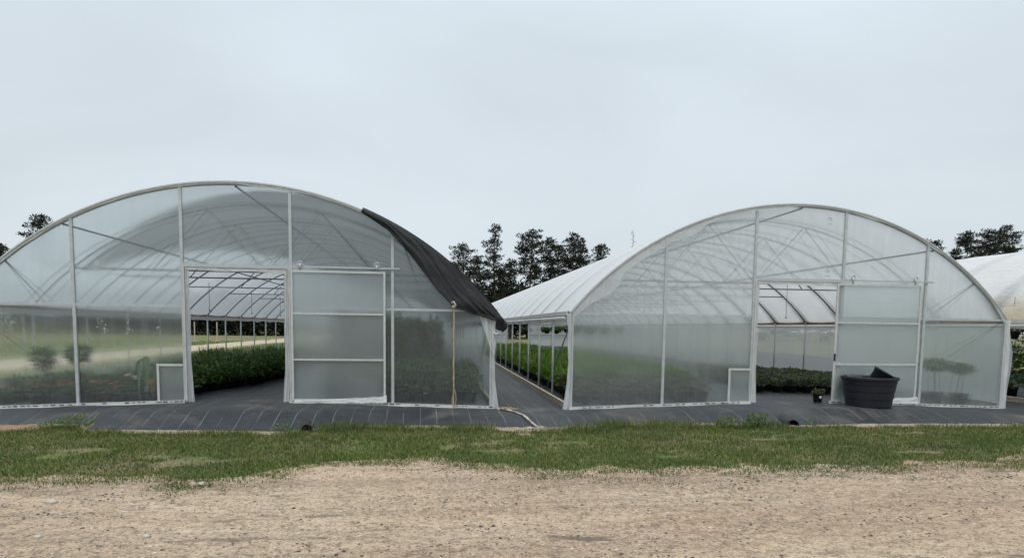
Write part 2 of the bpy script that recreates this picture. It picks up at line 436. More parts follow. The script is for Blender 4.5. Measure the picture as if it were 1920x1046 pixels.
# ------------------------------------------------------------------ grass
def grass():
    rnd = random.Random(3); m = MB()
    V, Fc = m.v, m.f
    def blade(x, y, z, h, w):
        a = rnd.random()*6.283; lean = rnd.gauss(0, 1.3)*h; b = rnd.random()*6.283
        dx, dy = math.cos(a)*w*.5, math.sin(a)*w*.5; lx, ly = math.cos(b)*lean, math.sin(b)*lean
        k = len(V)
        V.extend(((x-dx, y-dy, z-.01), (x+dx, y+dy, z-.01), (x+lx, y+ly, z+h))); Fc.append((k, k+1, k+2))
    N = 0
    while N < 175000:
        x = rnd.uniform(-9, 14.5); y = rnd.uniform(-6.7, -1.15)
        e = fab_edge(x); r = road_edge(x)
        if y > e-.03: continue
        d = y-r; dens = sstep(-.40, .50, d+.75*NZ(x*1.4, y*2.6, 1)+.60*NZ(x*4.5, y*8, 4))
        bare = NZ(x*.8, y*2.4, 2.2)+.5*NZ(x*3, y*4, 6.1)
        dens *= 1-.9*sstep(.40, .56, bare)
        de = e-y
        if de < .30: dens *= .25+.75*sstep(-.1, .25, NZ(x*1.1, 3.3)+.3*NZ(x*4, y*4, 1))
        if x < -6.2 and de < .55: dens *= .15
        if 1.15 < x < 2.1 and de < .35: dens *= .08
        if 7.6 < x < 8.9 and de < .28: dens *= .05
        if rnd.random() > dens: continue
        tall = sstep(.75, .1, de)*sstep(-.15, .2, NZ(x*.7, 8.8)+.15)
        if 2.2 < x < 6.1 or -1.9 < x < 1.1: tall = max(tall, sstep(.7, .1, de)*.8)
        if x < -2.3 or x > 6.6: tall *= .25
        h = rnd.uniform(.014, .040)*(1+.9*NZ(x*1.5, y*1.5, 4))*(1+.8*max(0, NZ(x*6, y*6, 9)))+tall*rnd.uniform(.04, .17)
        if d < .1: h *= .6
        blade(x, y, ground(x, y), h, rnd.uniform(.007, .015)); N += 1
    mt = MT('grass blades'); g = mt.n('ShaderNodeNewGeometry'); p = mt.pos()
    c = mt.ramp(g.outputs['Random Per Island'], [(0, (.018, .036, .008)), (.4, (.088, .136, .028)), (.78, (.175, .220, .055)), (.90, (.235, .245, .09)), (1, (.40, .36, .19))])
    dry = mt.ramp(mt.noise(p, 1.1, 6, .7), [(.52, 0), (.72, .40)])
    c = mt.mixc(dry, c, (.17, .165, .07))
    blue = mt.ramp(mt.noise(p, .45, 3), [(.48, 0), (.62, .6)])
    c = mt.mixc(blue, c, (.070, .115, .040))
    sh = mt.mixs(.3, mt.pbr(c, .6, 0, None, .25), mt.bs('ShaderNodeBsdfTranslucent', c))
    tag(m.build('grass', mt.done(sh)), kind='stuff')
grass()

# rough grass on the lawns beyond the tunnels
def far_grass():
    rnd = random.Random(5); m = MB()
    for _ in range(26000):
        y = rnd.uniform(4, 60); x = rnd.uniform(-34, -9)
        if -19.6 < x < -14.0: continue
        h = rnd.uniform(.05, .13); a = rnd.random()*6.28; w = .03
        z = ground(x, y)-.01; k = len(m.v)
        m.v += [(x-w*math.cos(a), y-w*math.sin(a), z), (x+w*math.cos(a), y+w*math.sin(a), z), (x+rnd.gauss(0, .05), y+rnd.gauss(0, .05), z+h)]; m.f.append((k, k+1, k+2))
    tag(m.build('grass', leafmat('lawn grass', [(.08, .14, .02), (.14, .21, .04), (.18, .24, .05)]), None), kind='stuff')
far_grass()

# pebbles on the road: a scatter nobody could count
ICO = None
def pebble(m, c, r, rnd, flat=.55):
    n = 6; k = len(m.v); ph = rnd.random()*6
    for zz, rr in ((-.3, .8), (.25, 1.0), (.75, .55)):
        for i in range(n):
            a = ph+6.283*i/n; q = r*rr*rnd.uniform(.75, 1.15)
            m.v.append((c[0]+q*math.cos(a), c[1]+q*math.sin(a)*.8, c[2]+r*flat*zz))
    for j in range(2):
        for i in range(n):
            a = k+j*n+i; b = k+j*n+(i+1) % n; m.f.append((a, b, b+n, a+n))
    m.f.append(tuple(k+2*n+i for i in range(n)))
def pebbles():
    rnd = random.Random(11); m = MB(); N = 0
    while N < 11000:
        x = rnd.uniform(-6.5, 10); y = rnd.uniform(-9.2, -4.9)
        if y > road_edge(x)-.05: continue
        if NZ(x*.8, y*1.6, 2)+rnd.uniform(-.5, .5) < -.05: continue
        r = rnd.choice((.005, .006, .007, .008, .009, .011, .015))*rnd.uniform(.7, 1.3)
        pebble(m, (x, y, ground(x, y)+.022*NZ(x*1.3, y*3.1, 5)+.004), r, rnd); N += 1
    mt = leafmat('mixed grit', [(.06, .045, .038), (.15, .12, .09), (.50, .43, .34), (.09, .07, .055), (.66, .60, .50), (.11, .085, .07)], .9, 0)
    tag(m.build('gravel', mt), kind='stuff')
pebbles()
# larger stones that can be told apart
for i, (x, y, r, lab) in enumerate([
        (-2.42, -5.75, .050, 'pale stone in the grass close to the road edge, left half'),
        (-3.55, -6.42, .060, 'long flat pale stone on the dirt close below the grass edge, far left'),
        (-2.25, -7.55, .040, 'flat whitish stone in the dirt, nearest the camera at left'),
        (-3.05, -7.55, .036, 'greyish lump of stone at the lower left of the dirt road'),
        (1.62, -2.12, .075, 'white chalky stone on the sand heap beside the ground cover edge'),
        (-6.05, -1.52, .060, 'round beige stone on the reddish soil at the far left')]):
    rnd = random.Random(i+40); m = MB(); pebble(m, (0, 0, 0), r, rnd, .6)
    tag(m.build('stone', M['stone'], smooth=True, loc=(x, y, ground(x, y)+r*.22)), lab, 'stone')

# ------------------------------------------------------------------ greenhouse
def slab(m, x0, x1, zlo, zhi, y=.014, nx=6, nz=8, gap=.006):
    """two faces a few millimetres apart; zlo, zhi are functions of x"""
    def fn(yy, sgn):
        def f(u, v):
            x = x0+(x1-x0)*u; a, b = zlo(x), zhi(x)
            return (x, yy, a+(b-a)*v)
        return f
    m.grid(fn(y, 1), nx, nz)                 # faces -y
    m.grid(fn(y+gap, -1), nx, nz, flip=True)  # faces +y
def arch_pts(r=RAD, n=28, a0=None, y=0):
    a = math.asin(HW/RAD)
    return [(r*math.sin(-a+2*a*i/n), y, ZC+r*math.cos(-a+2*a*i/n)) for i in range(n+1)]

def greenhouse(name, xc, label, fm, roofm, step, left_open, right_open, jamb_in, seed, front=True):
    rnd = random.Random(seed)
    z0 = -.023 if xc > 2 else 0
    root = empty(name, (xc, 0, z0), label, 'greenhouse', 'arched greenhouses side by side')
    base = lambda x: crown(x+xc)-z0+.012
    n = int(LEN/step)
    # roof film, one sheet stretched over all hoops, slack between them
    m = MB(); amax = math.asin(HW/RAD)
    y1 = n*step
    def rf(u, v):
        a = -amax+2*amax*u; y = y1*v-.02*(1-v)
        ph = (y % step)/step; sag = .045*math.sin(math.pi*ph)*(.35+.65*abs(math.sin(a)/math.sin(amax)))
        r = RAD+.032-sag
        return (r*math.sin(a), y, ZC+r*math.cos(a))
    m.grid(rf, 40, n*8)
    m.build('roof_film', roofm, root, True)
    # hoops with their truss webs
    hp = None
    for i in range(n+1):
        y = i*step
        if i == 0:
            mm = MB(); mm.tube(arch_pts(RAD, 36), .034, 8); mm.build('hoop', M['galv'], root, True); continue
        if hp is None:
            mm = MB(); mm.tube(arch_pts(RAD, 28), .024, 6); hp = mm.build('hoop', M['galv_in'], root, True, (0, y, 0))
            mm = MB(); xe = math.sqrt(RAD**2-(2.74-ZC)**2)
            mm.tube([(-xe, 0, 2.74), (xe, 0, 2.74)], .017, 6)
            P = [(-2.35, 2.74), (-1.18, arcz(1.18)), (0, 2.74), (1.18, arcz(1.18)), (2.35, 2.74)]
            for (a, b), (c, d) in zip(P, P[1:]): mm.tube([(a, 0, b), (c, 0, d)], .014, 5)
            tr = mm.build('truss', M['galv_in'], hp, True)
        else:
            h2 = hp.copy(); COL.objects.link(h2); h2.location = (0, y, 0)
            if i % 2 == 0 or i < 3:
                t2 = tr.copy(); COL.objects.link(t2); t2.parent = h2
    # purlins
    for px in (-3.0, 0, 3.0):
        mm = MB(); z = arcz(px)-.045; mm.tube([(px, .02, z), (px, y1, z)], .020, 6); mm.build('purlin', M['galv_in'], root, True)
    # knee braces at the front bay
    for s in (-1, 1):
        mm = MB(); mm.tube([(s*4.0, .03, arcz(4.0)-.03), (s*4.5, step, 1.98)], .018, 6); mm.build('wind_brace', M['galv_in'], root, True)
        mm = MB(); mm.tube([(s*(HW-.05), .08, 1.85), (s*(HW-.06), step*1.6, .12)], .014, 6); mm.build('wind_brace', M['galv_in'], root, True)
    # side posts, hip boards, base boards
    pm = MB(); pm.tube([(0, 0, 0), (0, 0, EV+.03)], .026, 8); pme = pm.mesh('side_post'); pme.materials.append(M['galv'])
    pme.polygons.foreach_set('use_smooth', [True]*len(pme.polygons))
    for s in (-1, 1):
        for i in range(1, n+1):
            o = bpy.data.objects.new('side_post', pme); COL.objects.link(o); o.parent = root; o.location = (s*HW, i*step, 0)
        mm = MB(); mm.box(s*HW-.022+s*.05, s*HW+.022+s*.05, .05, y1, EV-.075, EV+.05)
        mm.build('hip_board', M['redwood'] if xc < 12 else M['wood'], root)
        mm = MB(); mm.box(s*HW-.02+s*.05, s*HW+.02+s*.05, .03, y1, -.02, .105); mm.build('base_board', M['wood'], root)
        mm = MB(); mm.box(s*HW-.03+s*.05, s*HW+.03+s*.05, .03, y1, .106, .122); mm.build('base_cap', M['pale_wood'], root)
        # lath strip that holds the roof film to the hip board
        mm = MB(); mm.box(s*(HW+.075), s*(HW+.105), -.02, y1, EV-.035, EV+.045); mm.build('film_lath', M['paint'], root)
        isopen = left_open if s < 0 else right_open
        if isopen:      # rolled up curtain with a hanging skirt
            mm = MB(); mm.tube([(s*(HW+.13), .05, EV-.09), (s*(HW+.13), y1, EV-.09)], .035, 8); mm.build('rolled_curtain', M['edge_film'], root, True)
            mm = MB()
            mm.grid(lambda u, v: (s*(HW-.03), y1*u, EV-.05-v*(.13+.06*NZ(u*40, seed))), 80, 2); mm.build('film_skirt', M['edge_film'], root, True)
        else:
            mm = MB()
            mm.grid(lambda u, v: (s*(HW+.13+.05*math.sin(v*3.1)*(.5+NZ(u*60, v*2, seed))+.10*math.sin(v*3.14)*max(0, 1-u*y1/1.5)), .01+y1*u, .03+(EV-.17)*v), 160, 6)
            mm.build('side_curtain', M['side_film'], root, True)
            mm = MB(); mm.tube([(s*(HW+.13), .05, EV-.13), (s*(HW+.13), y1, EV-.13)], .022, 8); mm.build('rolled_curtain', M['edge_film'], root, True)
    if not front: return root
    # ---- end wall frame
    def bar(nm, x0, x1, z0_, z1_, y0=-.03, y1_=.010, mat='galv', par=root):
        b = MB(); b.box(x0, x1, y0, y1_, z0_, z1_); return b.build(nm, M[mat], par)
    for px in (-PB, -PA, PA, PB):
        bar('end_post', px-.027, px+.027, base(px), arcz(px)-.02)
    for s in (-1, 1):
        b = MB(); b.box(s*HW-.035, s*HW+.035, -.028, .012, base(HW)-.01, EV+.03); b.build('corner_post', M['galv'], root)
    # horizontal rails at eave height, between posts
    for x0, x1 in ((-HW+.036, -PB-.028), (-PB+.028, -PA-.028), (PA+.028, PB-.028), (PB+.028, HW-.036)):
        bar('eave_rail', x0, x1, EV-.022, EV+.022, -.024, .008)
    bar('door_header', -PA+.028, PA-.028, HD-.03, HD+.03, -.027, .008)
    tr = bar('door_track', PA+.028, PB+.14, HD+.0, HD+.03, -.062, -.032)
    # ---- film: one sheet per bay, lower and upper
    up = lambda x: arcz(x)-.01
    for x0, x1 in ((-HW, -PB), (-PB, -PA), (PB, HW)):
        b = MB(); slab(b, x0, x1, base, lambda x: EV); b.build('end_film', fm, root, True)
        b = MB(); slab(b, x0, x1, lambda x: EV+.002, up); b.build('gable_film', M['gable_l'] if xc < 2 else M['gable_r'], root, True)
    b = MB(); slab(b, -PA, PA, lambda x: HD, up); b.build('gable_film', M['gable_l'] if xc < 2 else M['gable_r'], root, True)
    b = MB(); slab(b, PA, PB, lambda x: HD, up); b.build('gable_film', M['gable_l'] if xc < 2 else M['gable_r'], root, True)
    # fixed wall behind the parked door
    b = MB(); slab(b, PA+.02, PB, lambda x: base(x)+.0, lambda x: HD-.002); b.build('end_film', fm, root, True)
    # ---- sliding door parked to the right of the opening
    dx0, dx1 = PA-jamb_in, PB-.13
    def dbar(x0, x1, za, zb): bar('door_frame', x0, x1, za, zb, -.085, -.055, 'paint', door)
    b = MB(); slab(b, dx0+.04, dx1-.04, lambda x: base(x)+.07, lambda x: HD-.09, y=-.052, gap=.005); door = b.build('sliding_door', M['door_film'], root, True)
    bb = base(dx0)
    dbar(dx0, dx0+.04, bb+.03, HD-.05); dbar(dx1-.04, dx1, bb+.0, HD-.05)
    dbar(dx0+.041, dx1-.041, HD-.09, HD-.05); dbar(dx0+.041, dx1-.041, 1.80, 1.835); dbar(dx0+.041, dx1-.041, .93, .965)
    dbar(dx0+.041, dx1-.041, bb+.03, bb+.065)
    for rx in (dx0+.18+jamb_in, dx1-.16):
        b = MB(); ring = [(rx+.042*math.cos(a*.3927), -.075, HD+.075+.042*math.sin(a*.3927)) for a in range(17)]
        b.tube(ring, .012, 6); b.box(rx-.012, rx+.012, -.086, -.064, HD-.05, HD+.08); b.build('roller', M['galv'], door, True)
    if jamb_in > .05:
        b = MB(); b.box(dx0-.006, dx0+.03, -.10, -.086, 1.02, 1.17); b.build('latch', M['black_pl'], door)
    # crumpled loose film at the door's foot
    b = MB(); b.grid(lambda u, v: (PA+.05+(PB-PA-.16)*u, -.10-.05*v-.03*NZ(u*9, v*4, seed), base(PA+.9)+.02+(1-v)*(.05+.10*u*u+.05*NZ(u*6, 2, seed))), 30, 5)
    b.build('loose_film', M['edge_film'], root, True)
    # ---- little vent by the door
    vx0, vx1, vz = -PA-.49, -PA-.03, .85
    b = MB(); slab(b, vx0+.04, vx1, lambda x: base(x)+.05, lambda x: vz-.04, y=-.022, nx=2, nz=3, gap=.005); vent = b.build('vent_panel', M['door_film'], root)
    for (a, c, d, e) in ((vx0, vx0+.04, base(vx0)+.03, vz), (vx0+.041, vx1, vz-.04, vz)):
        b = MB(); b.box(a, c, -.05, -.024, d, e); b.build('vent_frame', M['paint'], vent)
    # ---- gathered film at the door jambs and header
    for s, wj in ((-1, .085), (1, .10 if jamb_in < .05 else .05)):
        xj = s*PA
        def cur(u, v, s=s, wj=wj, xj=xj):
            flare = 1+.9*max(0, .25-v)*2
            x = xj-s*(.03+wj*flare*u)+.012*NZ(v*7, u*2, seed+s)
            return (x, -.012+.025*math.sin(u*15+2*NZ(v*3, s))+.012*NZ(u*8, v*9, seed), base(xj)+(HD-base(xj))*v)
        b = MB(); b.grid(cur, 14, 30); b.build('door_curtain', M['edge_film'], root, True)
        b = MB(); b.box(xj-s*.028-.012, xj-s*.028+.012, -.045, -.031, base(xj)+.02, HD-.03); b.build('film_channel', M['paint'], root)
    b = MB(); b.grid(lambda u, v: (-PA+.03+(2*PA-.06)*u, -.01+.02*NZ(u*9, v, seed), HD-.03-v*(.055+.04*NZ(u*4, seed, 1)+.03*u)), 24, 3); b.build('door_curtain', M['edge_film'], root, True)
    # film wrapped round the front hoop, ragged inner edge, and corner gathers
    a0 = math.asin(HW/RAD)
    def rim(u, v):
        a = -a0+2*a0*u
        wv = .055+.06*max(0, NZ(u*16, seed))+.22*max(0, NZ(u*7, seed+3.3))*(1 if a < 0 or seed == 2 else .6)+(.14*sstep(.02, .08, u)*sstep(.36, .2, u)*(1+.5*NZ(u*45, 3)) if seed == 2 else 0)
        r = RAD+.045-wv*v
        return (r*math.sin(a), -.040-.012*v+.010*NZ(u*60, v*3, seed), ZC+r*math.cos(a))
    b = MB(); b.grid(rim, 180, 5); b.build('film_rim', M['rim_film'], root, True)
    b = MB(); pts = [(x*1.004, -.050, ZC+(z-ZC)*1.004) for x, y, z in arch_pts(RAD, 40)]; b.tube(pts, .013, 4); b.build('film_channel', M['paint'], root)
    def overhang(u, v):
        a = -a0+2*a0*u; r = RAD+.044+.006*NZ(u*50, v)
        return (r*math.sin(a), -.045+.14*v, ZC+r*math.cos(a))
    b = MB(); b.grid(overhang, 90, 2); b.build('film_rim', M['edge_film'], root, True)
    for s in (-1, 1):
        def cg(u, v, s=s):
            w = .085+.30*max(0, .3-v)+.05*max(0, v-.85)*6*(1 if s < 0 else .6)+.02*NZ(v*5, seed, s)+.06*(1 if s > 0 and xc > 2 else 0)*math.sin(v*3.14)
            return (s*(HW-.02+w*u), -.045+.03*math.sin(u*9+v)+.02*NZ(v*9, u*2, seed+s), -.02+(EV+.02)*v)
        if s > 0 and xc < 2:      # loose gathered film knotted under the cloth corner
            def tri(u, v):
                x = HW-.27*(1-v)*(1-u)+.06*u; z = 1.86-.75*v
                return (x, -.060+.022*math.sin(u*11+v*5)+.015*NZ(u*6, v*7), z-.05*u*v)
            b = MB(); b.grid(tri, 14, 16); b.build('corner_film', M['edge_film'], root, True)
            b = MB(); b.tube([(HW+.02, -.07, 1.50), (HW+.08, -.07, 1.47), (HW+.13, -.06, 1.49)], [.03, .018, .03], 6); b.build('film_knot', M['edge_film'], root, True)
        b = MB(); b.grid(cg, 8, 26); b.build('corner_film', M['edge_film'], root, True)
        b = MB(); b.box(s*(HW-.03)-.009, s*(HW-.03)+.009, -.066, -.047, .0, EV-.03); b.build('film_channel', M['paint'], root)
    # base channel along the foot of the wall with the dark wire folds
    for x0, x1 in ((-HW-.03, -PA-.0), (PA-.05-jamb_in, HW+.05)):
        b = MB()
        b.grid(lambda u, v: (x0+(x1-x0)*u, [-.075, -.075, -.034][int(round(v*2))], base(x0+(x1-x0)*u)-.012+[0, .055, .055][int(round(v*2))]), 30, 2)
        b.grid(lambda u, v: (x0+(x1-x0)*u, -.075-.05*v, base(x0+(x1-x0)*u)-.004-.006*v+.004*NZ(u*40, v)), 40, 1, flip=True)
        ch = b.build('base_channel', M['paint'], root)
        w = MB(); x = x0+.05
        while x < x1-.08:
            L = rnd.uniform(.03, .10)
            if rnd.random() < .75:
                w.box(x, x+L, -.080, -.0755, base(x)+.016+rnd.uniform(-.004, .004), base(x)+.028+rnd.uniform(0, .008))
            x += L+rnd.uniform(.02, .09)
        w.build('lock_wire', M['black_pl'], ch)
    return root

ghL = greenhouse('greenhouse', XL, 'arched greenhouse with clear end film, half covered by black shade cloth', M['film_l'], M['roof_l'], 2.2, True, True, 0.0, 1)
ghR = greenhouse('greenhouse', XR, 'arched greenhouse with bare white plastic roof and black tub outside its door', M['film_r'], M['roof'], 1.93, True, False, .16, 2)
ghT = greenhouse('greenhouse', XT, 'wrinkled old tunnel with tan stained roof film, cut off at the right edge', M['film_r'], M['roof_old'], 2.4, True, True, 0, 3, front=False)

# far end wall of the right tunnel with its open door
def far_end(root, n, step):
    y = n*step
    for x0, x1, zl, zh in ((-HW, -PA, .0, None), (PA, HW, .0, None), (-PA, PA, 2.35, None)):
        b = MB(); b.grid(lambda u, v: (x0+(x1-x0)*u, y+.03, zl+(arcz(x0+(x1-x0)*u)-zl)*v), 8, 4); b.build('far_end_film', M['side_film'], root, True)
    for x in (-PB, -PA, PA, PB):
        b = MB(); b.box(x-.03, x+.03, y-.03, y+.02, 0, arcz(x)-.02); b.build('far_end_post', M['galv'], root)
    for z in (1.0, EV):
        for x0, x1 in ((-HW, -PA-.03), (PA+.03, HW)):
            b = MB(); b.box(x0, x1, y-.02, y+.015, z-.02, z+.02); b.build('far_end_rail', M['galv_in'], root)
far_end(ghR, int(LEN/1.93), 1.93)
far_end(ghL, int(LEN/2.2), 2.2)

# old scuffs, tape patches and faint printed marks on the end films
def patch(root, mat, name, pts, w, y=-.0):
    b = MB()
    for (x0, z0, x1, z1) in pts:
        d = Vector((x1-x0, 0, z1-z0)); nn = Vector((-d.z, 0, d.x)).normalized()*w*.5
        p, q = Vector((x0, .009+y, z0)), Vector((x1, .009+y, z1))
        b.quad(p-nn, q-nn, q+nn, p+nn)
    return b.build(name, mat, root)
def scuff(root, x, z, n, sx, sz, seed):
    b = MB(); r = random.Random(seed)
    for k in range(n):
        px, pz = x+r.gauss(0, sx), z+r.gauss(0, sz); a = r.random()*6.28; L = r.uniform(.006, .020); w = r.uniform(.002, .006)
        d = Vector((math.cos(a)*L, 0, math.sin(a)*L)); q = Vector((-math.sin(a)*w, 0, math.cos(a)*w)); c = Vector((px, .009, pz))
        b.quad(c-d-q*.4, c+d*.7-q, c+d+q*.5, c-d*.6+q)
    b.build('tape_patch', M['scuff'], root)
scuff(ghL, -2.47, 1.62, 11, .035, .045, 1); scuff(ghL, -2.36, 1.48, 8, .02, .04, 2); scuff(ghL, -1.97, 1.62, 12, .018, .10, 3); scuff(ghL, -1.92, 1.46, 6, .03, .02, 4); scuff(ghL, -1.43, 1.53, 5, .02, .02, 5)
def print_mark(root, x, z, s=1):
    b = MB()
    for k in range(9):
        a = 6.283*k/9; r = .055*s
        b.quad((x+r*.55*math.cos(a)-.012, .009, z+r*.55*math.sin(a)-.012), (x+r*.55*math.cos(a)+.012, .009, z+r*.55*math.sin(a)-.012),
               (x+r*math.cos(a+.2)+.008, .009, z+r*math.sin(a+.2)+.010), (x+r*math.cos(a+.2)-.012, .009, z+r*math.sin(a+.2)+.010))
    b.quad((x-.06*s, .009, z-.085*s), (x+.06*s, .009, z-.085*s), (x+.06*s, .009, z-.073*s), (x-.06*s, .009, z-.073*s))
    b.build('printed_mark', M['print'], root)
print_mark(ghL, -2.46, 2.66); print_mark(ghR, .62, 3.92); print_mark(ghR, .62, 2.86)

# droppers of the misting line inside each tunnel
def dropper(root, x, y, z0, z1):
    b = MB(); b.tube([(x, y, z0), (x, y, z1)], .008, 5); b.tube([(x, y, z1), (x, y, z1-.05)], .020, 6); b.build('mist_dropper', M['galv_in'], root)
for y in (6.6, 11, 15.4): dropper(ghL, -2.6, y, 2.75, 2.0)
dropper(ghR, 3.0, 5.79, 3.0, 2.05)
for y in (3.9, 9.6): dropper(ghR, -2.0, y, 2.74, 2.1)

# ------------------------------------------------------------------ shade cloth on the left tunnel
def shade_cloth():
    root = empty('shade_cloth', (XL, 0, 0), 'black shade cloth draped over the right half of the left greenhouse roof', 'shade cloth')
    LB = [(0, .35), (.85, .0), (1.6, -1.6), (2.3, -3.0), (2.7, -4.1), (3.4, -3.7), (5, -3.0), (8, -2.2), (12, -1.6), (20, -1.2), (46, -1.0)]
    ar = math.asin(HW/RAD); m = MB(); NU, NV = 60, 150
    for j in range(NV+1):
        v = (j/NV)**1.7; y = 43*v
        for i in range(NU+1):
            u = i/NU
            # left bound slides towards the ridge with depth; front edge starts further back on the left
            al = math.asin(max(-.75, lerp(LB, y)/RAD))
            if y < .85: al = math.asin((2.29-2.29*sstep(0, .85, y))/RAD)
            t = u*1.12
            if t <= 1:
                a = al+(ar-al)*t; ph = (y % 2.2)/2.2
                r = RAD+.058+.010*NZ(a*6, y*1.3, 2)-.018*math.sin(3.14*ph)
                p = (r*math.sin(a), y-.07*sstep(.6, 1, t)*(1-min(1, y)), ZC+r*math.cos(a))
            else:
                k = (t-1)/.12; out = .17+.10*NZ(y*.9, 3)+.20*sstep(1.5, .2, abs(y-1.2))
                p = (HW+.04+out*math.sin(k*2.4), y-.07*(1-min(1, y)), EV-(.30+.08*NZ(y*1.1, 5)+.10*sstep(1.2, .2, abs(y-1.0)))*k)
            m.v.append(p)
    for j in range(NV):
        for i in range(NU):
            a = j*(NU+1)+i; m.f.append((a, a+1, a+NU+2, a+NU+1))
    cv = m.build('cover', M['shade'], root, True); cv.data.materials.append(M['shade_double'])
    for k, pl in enumerate(cv.data.polygons):
        if (k % NU)/NU*1.12 > .93: pl.material_index = 1
    # the front corner hangs over the end wall and is tied down
    HEM = [(0, (2.29, 3.74)), (.30, (2.78, 3.42)), (.52, (3.20, 2.98)), (.80, (3.68, 2.36)), (1.0, (4.02, 2.00))]
    HM2 = [(0, (4.02, 2.00)), (.45, (4.42, 1.87)), (1, (4.86, 1.74))]
    def hem(t):
        if t <= .62: tab, k = HEM, t/.62
        else: tab, k = HM2, (t-.62)/.38
        return lerp([(a, b[0]) for a, b in tab], k), lerp([(a, b[1]) for a, b in tab], k)
    a1 = math.asin(2.29/RAD)
    def flap(u, v):
        a = a1+(ar*1.03-a1)*u; r = RAD+.062
        tx, tz = r*math.sin(a), ZC+r*math.cos(a)
        hx, hz = hem(u)
        x, z = tx+(hx-tx)*v, tz+(hz-tz)*v
        bulge = math.sin(min(1, v*1.0)*3.14)*.10
        fold = .050*NZ(u*5+v*2.5, v*1.2, 1.7)+.045*NZ(u*11-v*6, v*2.4, 6)+.015*NZ(u*24-v*9, v*6, 2)
        return (x, -.07-.06*v-bulge*.6+fold*min(1, v*3), z)
    m = MB(); m.grid(flap, 70, 26, flip=True); m.build('front_flap', M['shade_double'], root, True)
    m = MB(); m.tube([flap(i/60, 1.0) for i in range(61)], .017, 5); m.build('hem', M['hem'], root, True)
    m = MB(); m.tube([(-.0+6.0*0+x, y-.0, z+.012) for x, y, z in [flap(i/30, 0) for i in range(31)]], .010, 5); m.build('hem', M['hem'], root, True)
shade_cloth()

# tan strap that ties the cloth corner down, and the loose strap on the ground
def ribbon(pts, w, wdir, name, mat, tw=0, parent=None):
    m = MB(); P = [Vector(p) for p in pts]; n = len(P)
    for i, p in enumerate(P):
        t = (P[min(i+1, n-1)]-P[max(i-1, 0)]).normalized(); d = Vector(wdir)
        if tw: d = Matrix.Rotation(tw*NZ(i*.35, 1.1), 3, t) @ d
        nn = t.cross(d).normalized()*.003
        for q in (p-d*w*.5+nn, p+d*w*.5+nn, p+d*w*.5-nn, p-d*w*.5-nn): m.v.append(tuple(q))
    for i in range(n-1):
        for k in range(4):
            a = i*4+k; b = i*4+(k+1) % 4; m.f.append((a, b, b+4, a+4))
    m.f.append((0, 1, 2, 3)); k = (n-1)*4; m.f.append((k+3, k+2, k+1, k))
    return m.build(name, mat, parent)
st = empty('tie_strap', (.42, -.2, 0), 'tan webbing strap hanging from the cloth corner down the left greenhouse wall', 'strap')
ribbon([(0+.012*NZ(i*.3, 2), -.02+.01*NZ(i*.4, 7), 2.02-i*.0625) for i in range(33)], .027, (1, 0, 0), 'webbing', M['strap'], .5, st)
ribbon([(.018+.03*math.sin(i/16*3.14), -.03, .40-.37*i/16) for i in range(17)]+[(.01-.04*math.sin(i/10*3.14), -.035, .03+.3*i/10) for i in range(11)], .016, (.9, .3, 0), 'loop', M['strap'], .3, st)
m = MB(); m.tube([(-.05, -.03, 2.05), (-.01, -.05, 2.08), (.03, -.04, 2.02), (.0, -.06, 1.96), (-.03, -.04, 2.0)], .022, 6); m.build('knot', M['strap_w'], st, True)
sp = [(1.28, -.22), (1.42, -.38), (1.50, -.55), (1.58, -.8), (1.64, -1.1), (1.70, -1.45), (1.74, -1.75), (1.84, -2.02), (1.98, -2.12), (2.12, -2.10), (2.24, -2.0), (2.34, -1.96), (2.44, -2.08)]
pts = []
for (a, b), (c, d) in zip(sp, sp[1:]):
    for k in range(5):
        x, y = a+(c-a)*k/5, b+(d-b)*k/5
        pts.append((x+.02*NZ(x*9, y*5), y, max(ground(x, y), ground(x, y+.1))+.030+.010*NZ(x*7, y*7, 3)))
tag(ribbon(pts, .045, (.85, .5, .1), 'loose_strap', M['strap_w'], 1.2), 'crumpled pale strap lying across the ground cover between the two greenhouses', 'strap')
m = MB()
for k in range(3):
    m.tube([(1.33+.022*i+.05*math.sin(i*1.3+k*2), -.25-.016*i+.05*math.cos(i*1.1+k), .030+.012*k+.012*math.sin(i*1.9+k)) for i in range(14)], .008, 5)
tag(m.build('rope_tangle', M['strap'], smooth=True), 'tangled tan rope bundle at the foot of the left greenhouse corner', 'rope')

# ------------------------------------------------------------------ black tubs, pots, pipes
def tub():
    root = empty('stock_tub', (8.87, -.52, ground(8.87, -.52)+.012), 'large round black plastic tub with ribbed sides, standing outside the right door', 'tub')
    prof = [(0, .0), (.405, .0), (.416, .010), (.440, .146), (.428, .150), (.428, .162), (.443, .166), (.464, .296), (.452, .300), (.452, .312), (.467, .316), (.488, .436), (.476, .440),
            (.476, .452), (.491, .456), (.506, .540), (.528, .546), (.534, .556), (.538, .596), (.532, .604), (.512, .604), (.504, .59), (.41, .03), (0, .03)]
    b = MB(); b.lathe(prof, n=110); b.build('shell', M['black_pl'], root)
    return root
tub()
def small_tub():
    root = empty('bucket', (9.16, -.44, .60), 'smaller black bucket lying tilted on top of the big black tub', 'bucket')
    prof = [(0, 0), (.16, 0), (.17, .01), (.192, .26), (.205, .262), (.207, .29), (.198, .295), (.186, .28), (.165, .02), (0, .02)]
    b = MB(); b.lathe(prof, n=40); b.build('shell', M['black_pl'], root, True)
    root.location = (9.08, -.42, .49); root.rotation_euler = (R(14), R(29), 0); root.scale = (1.18, 1.18, 1.18)
    return root
small_tub()
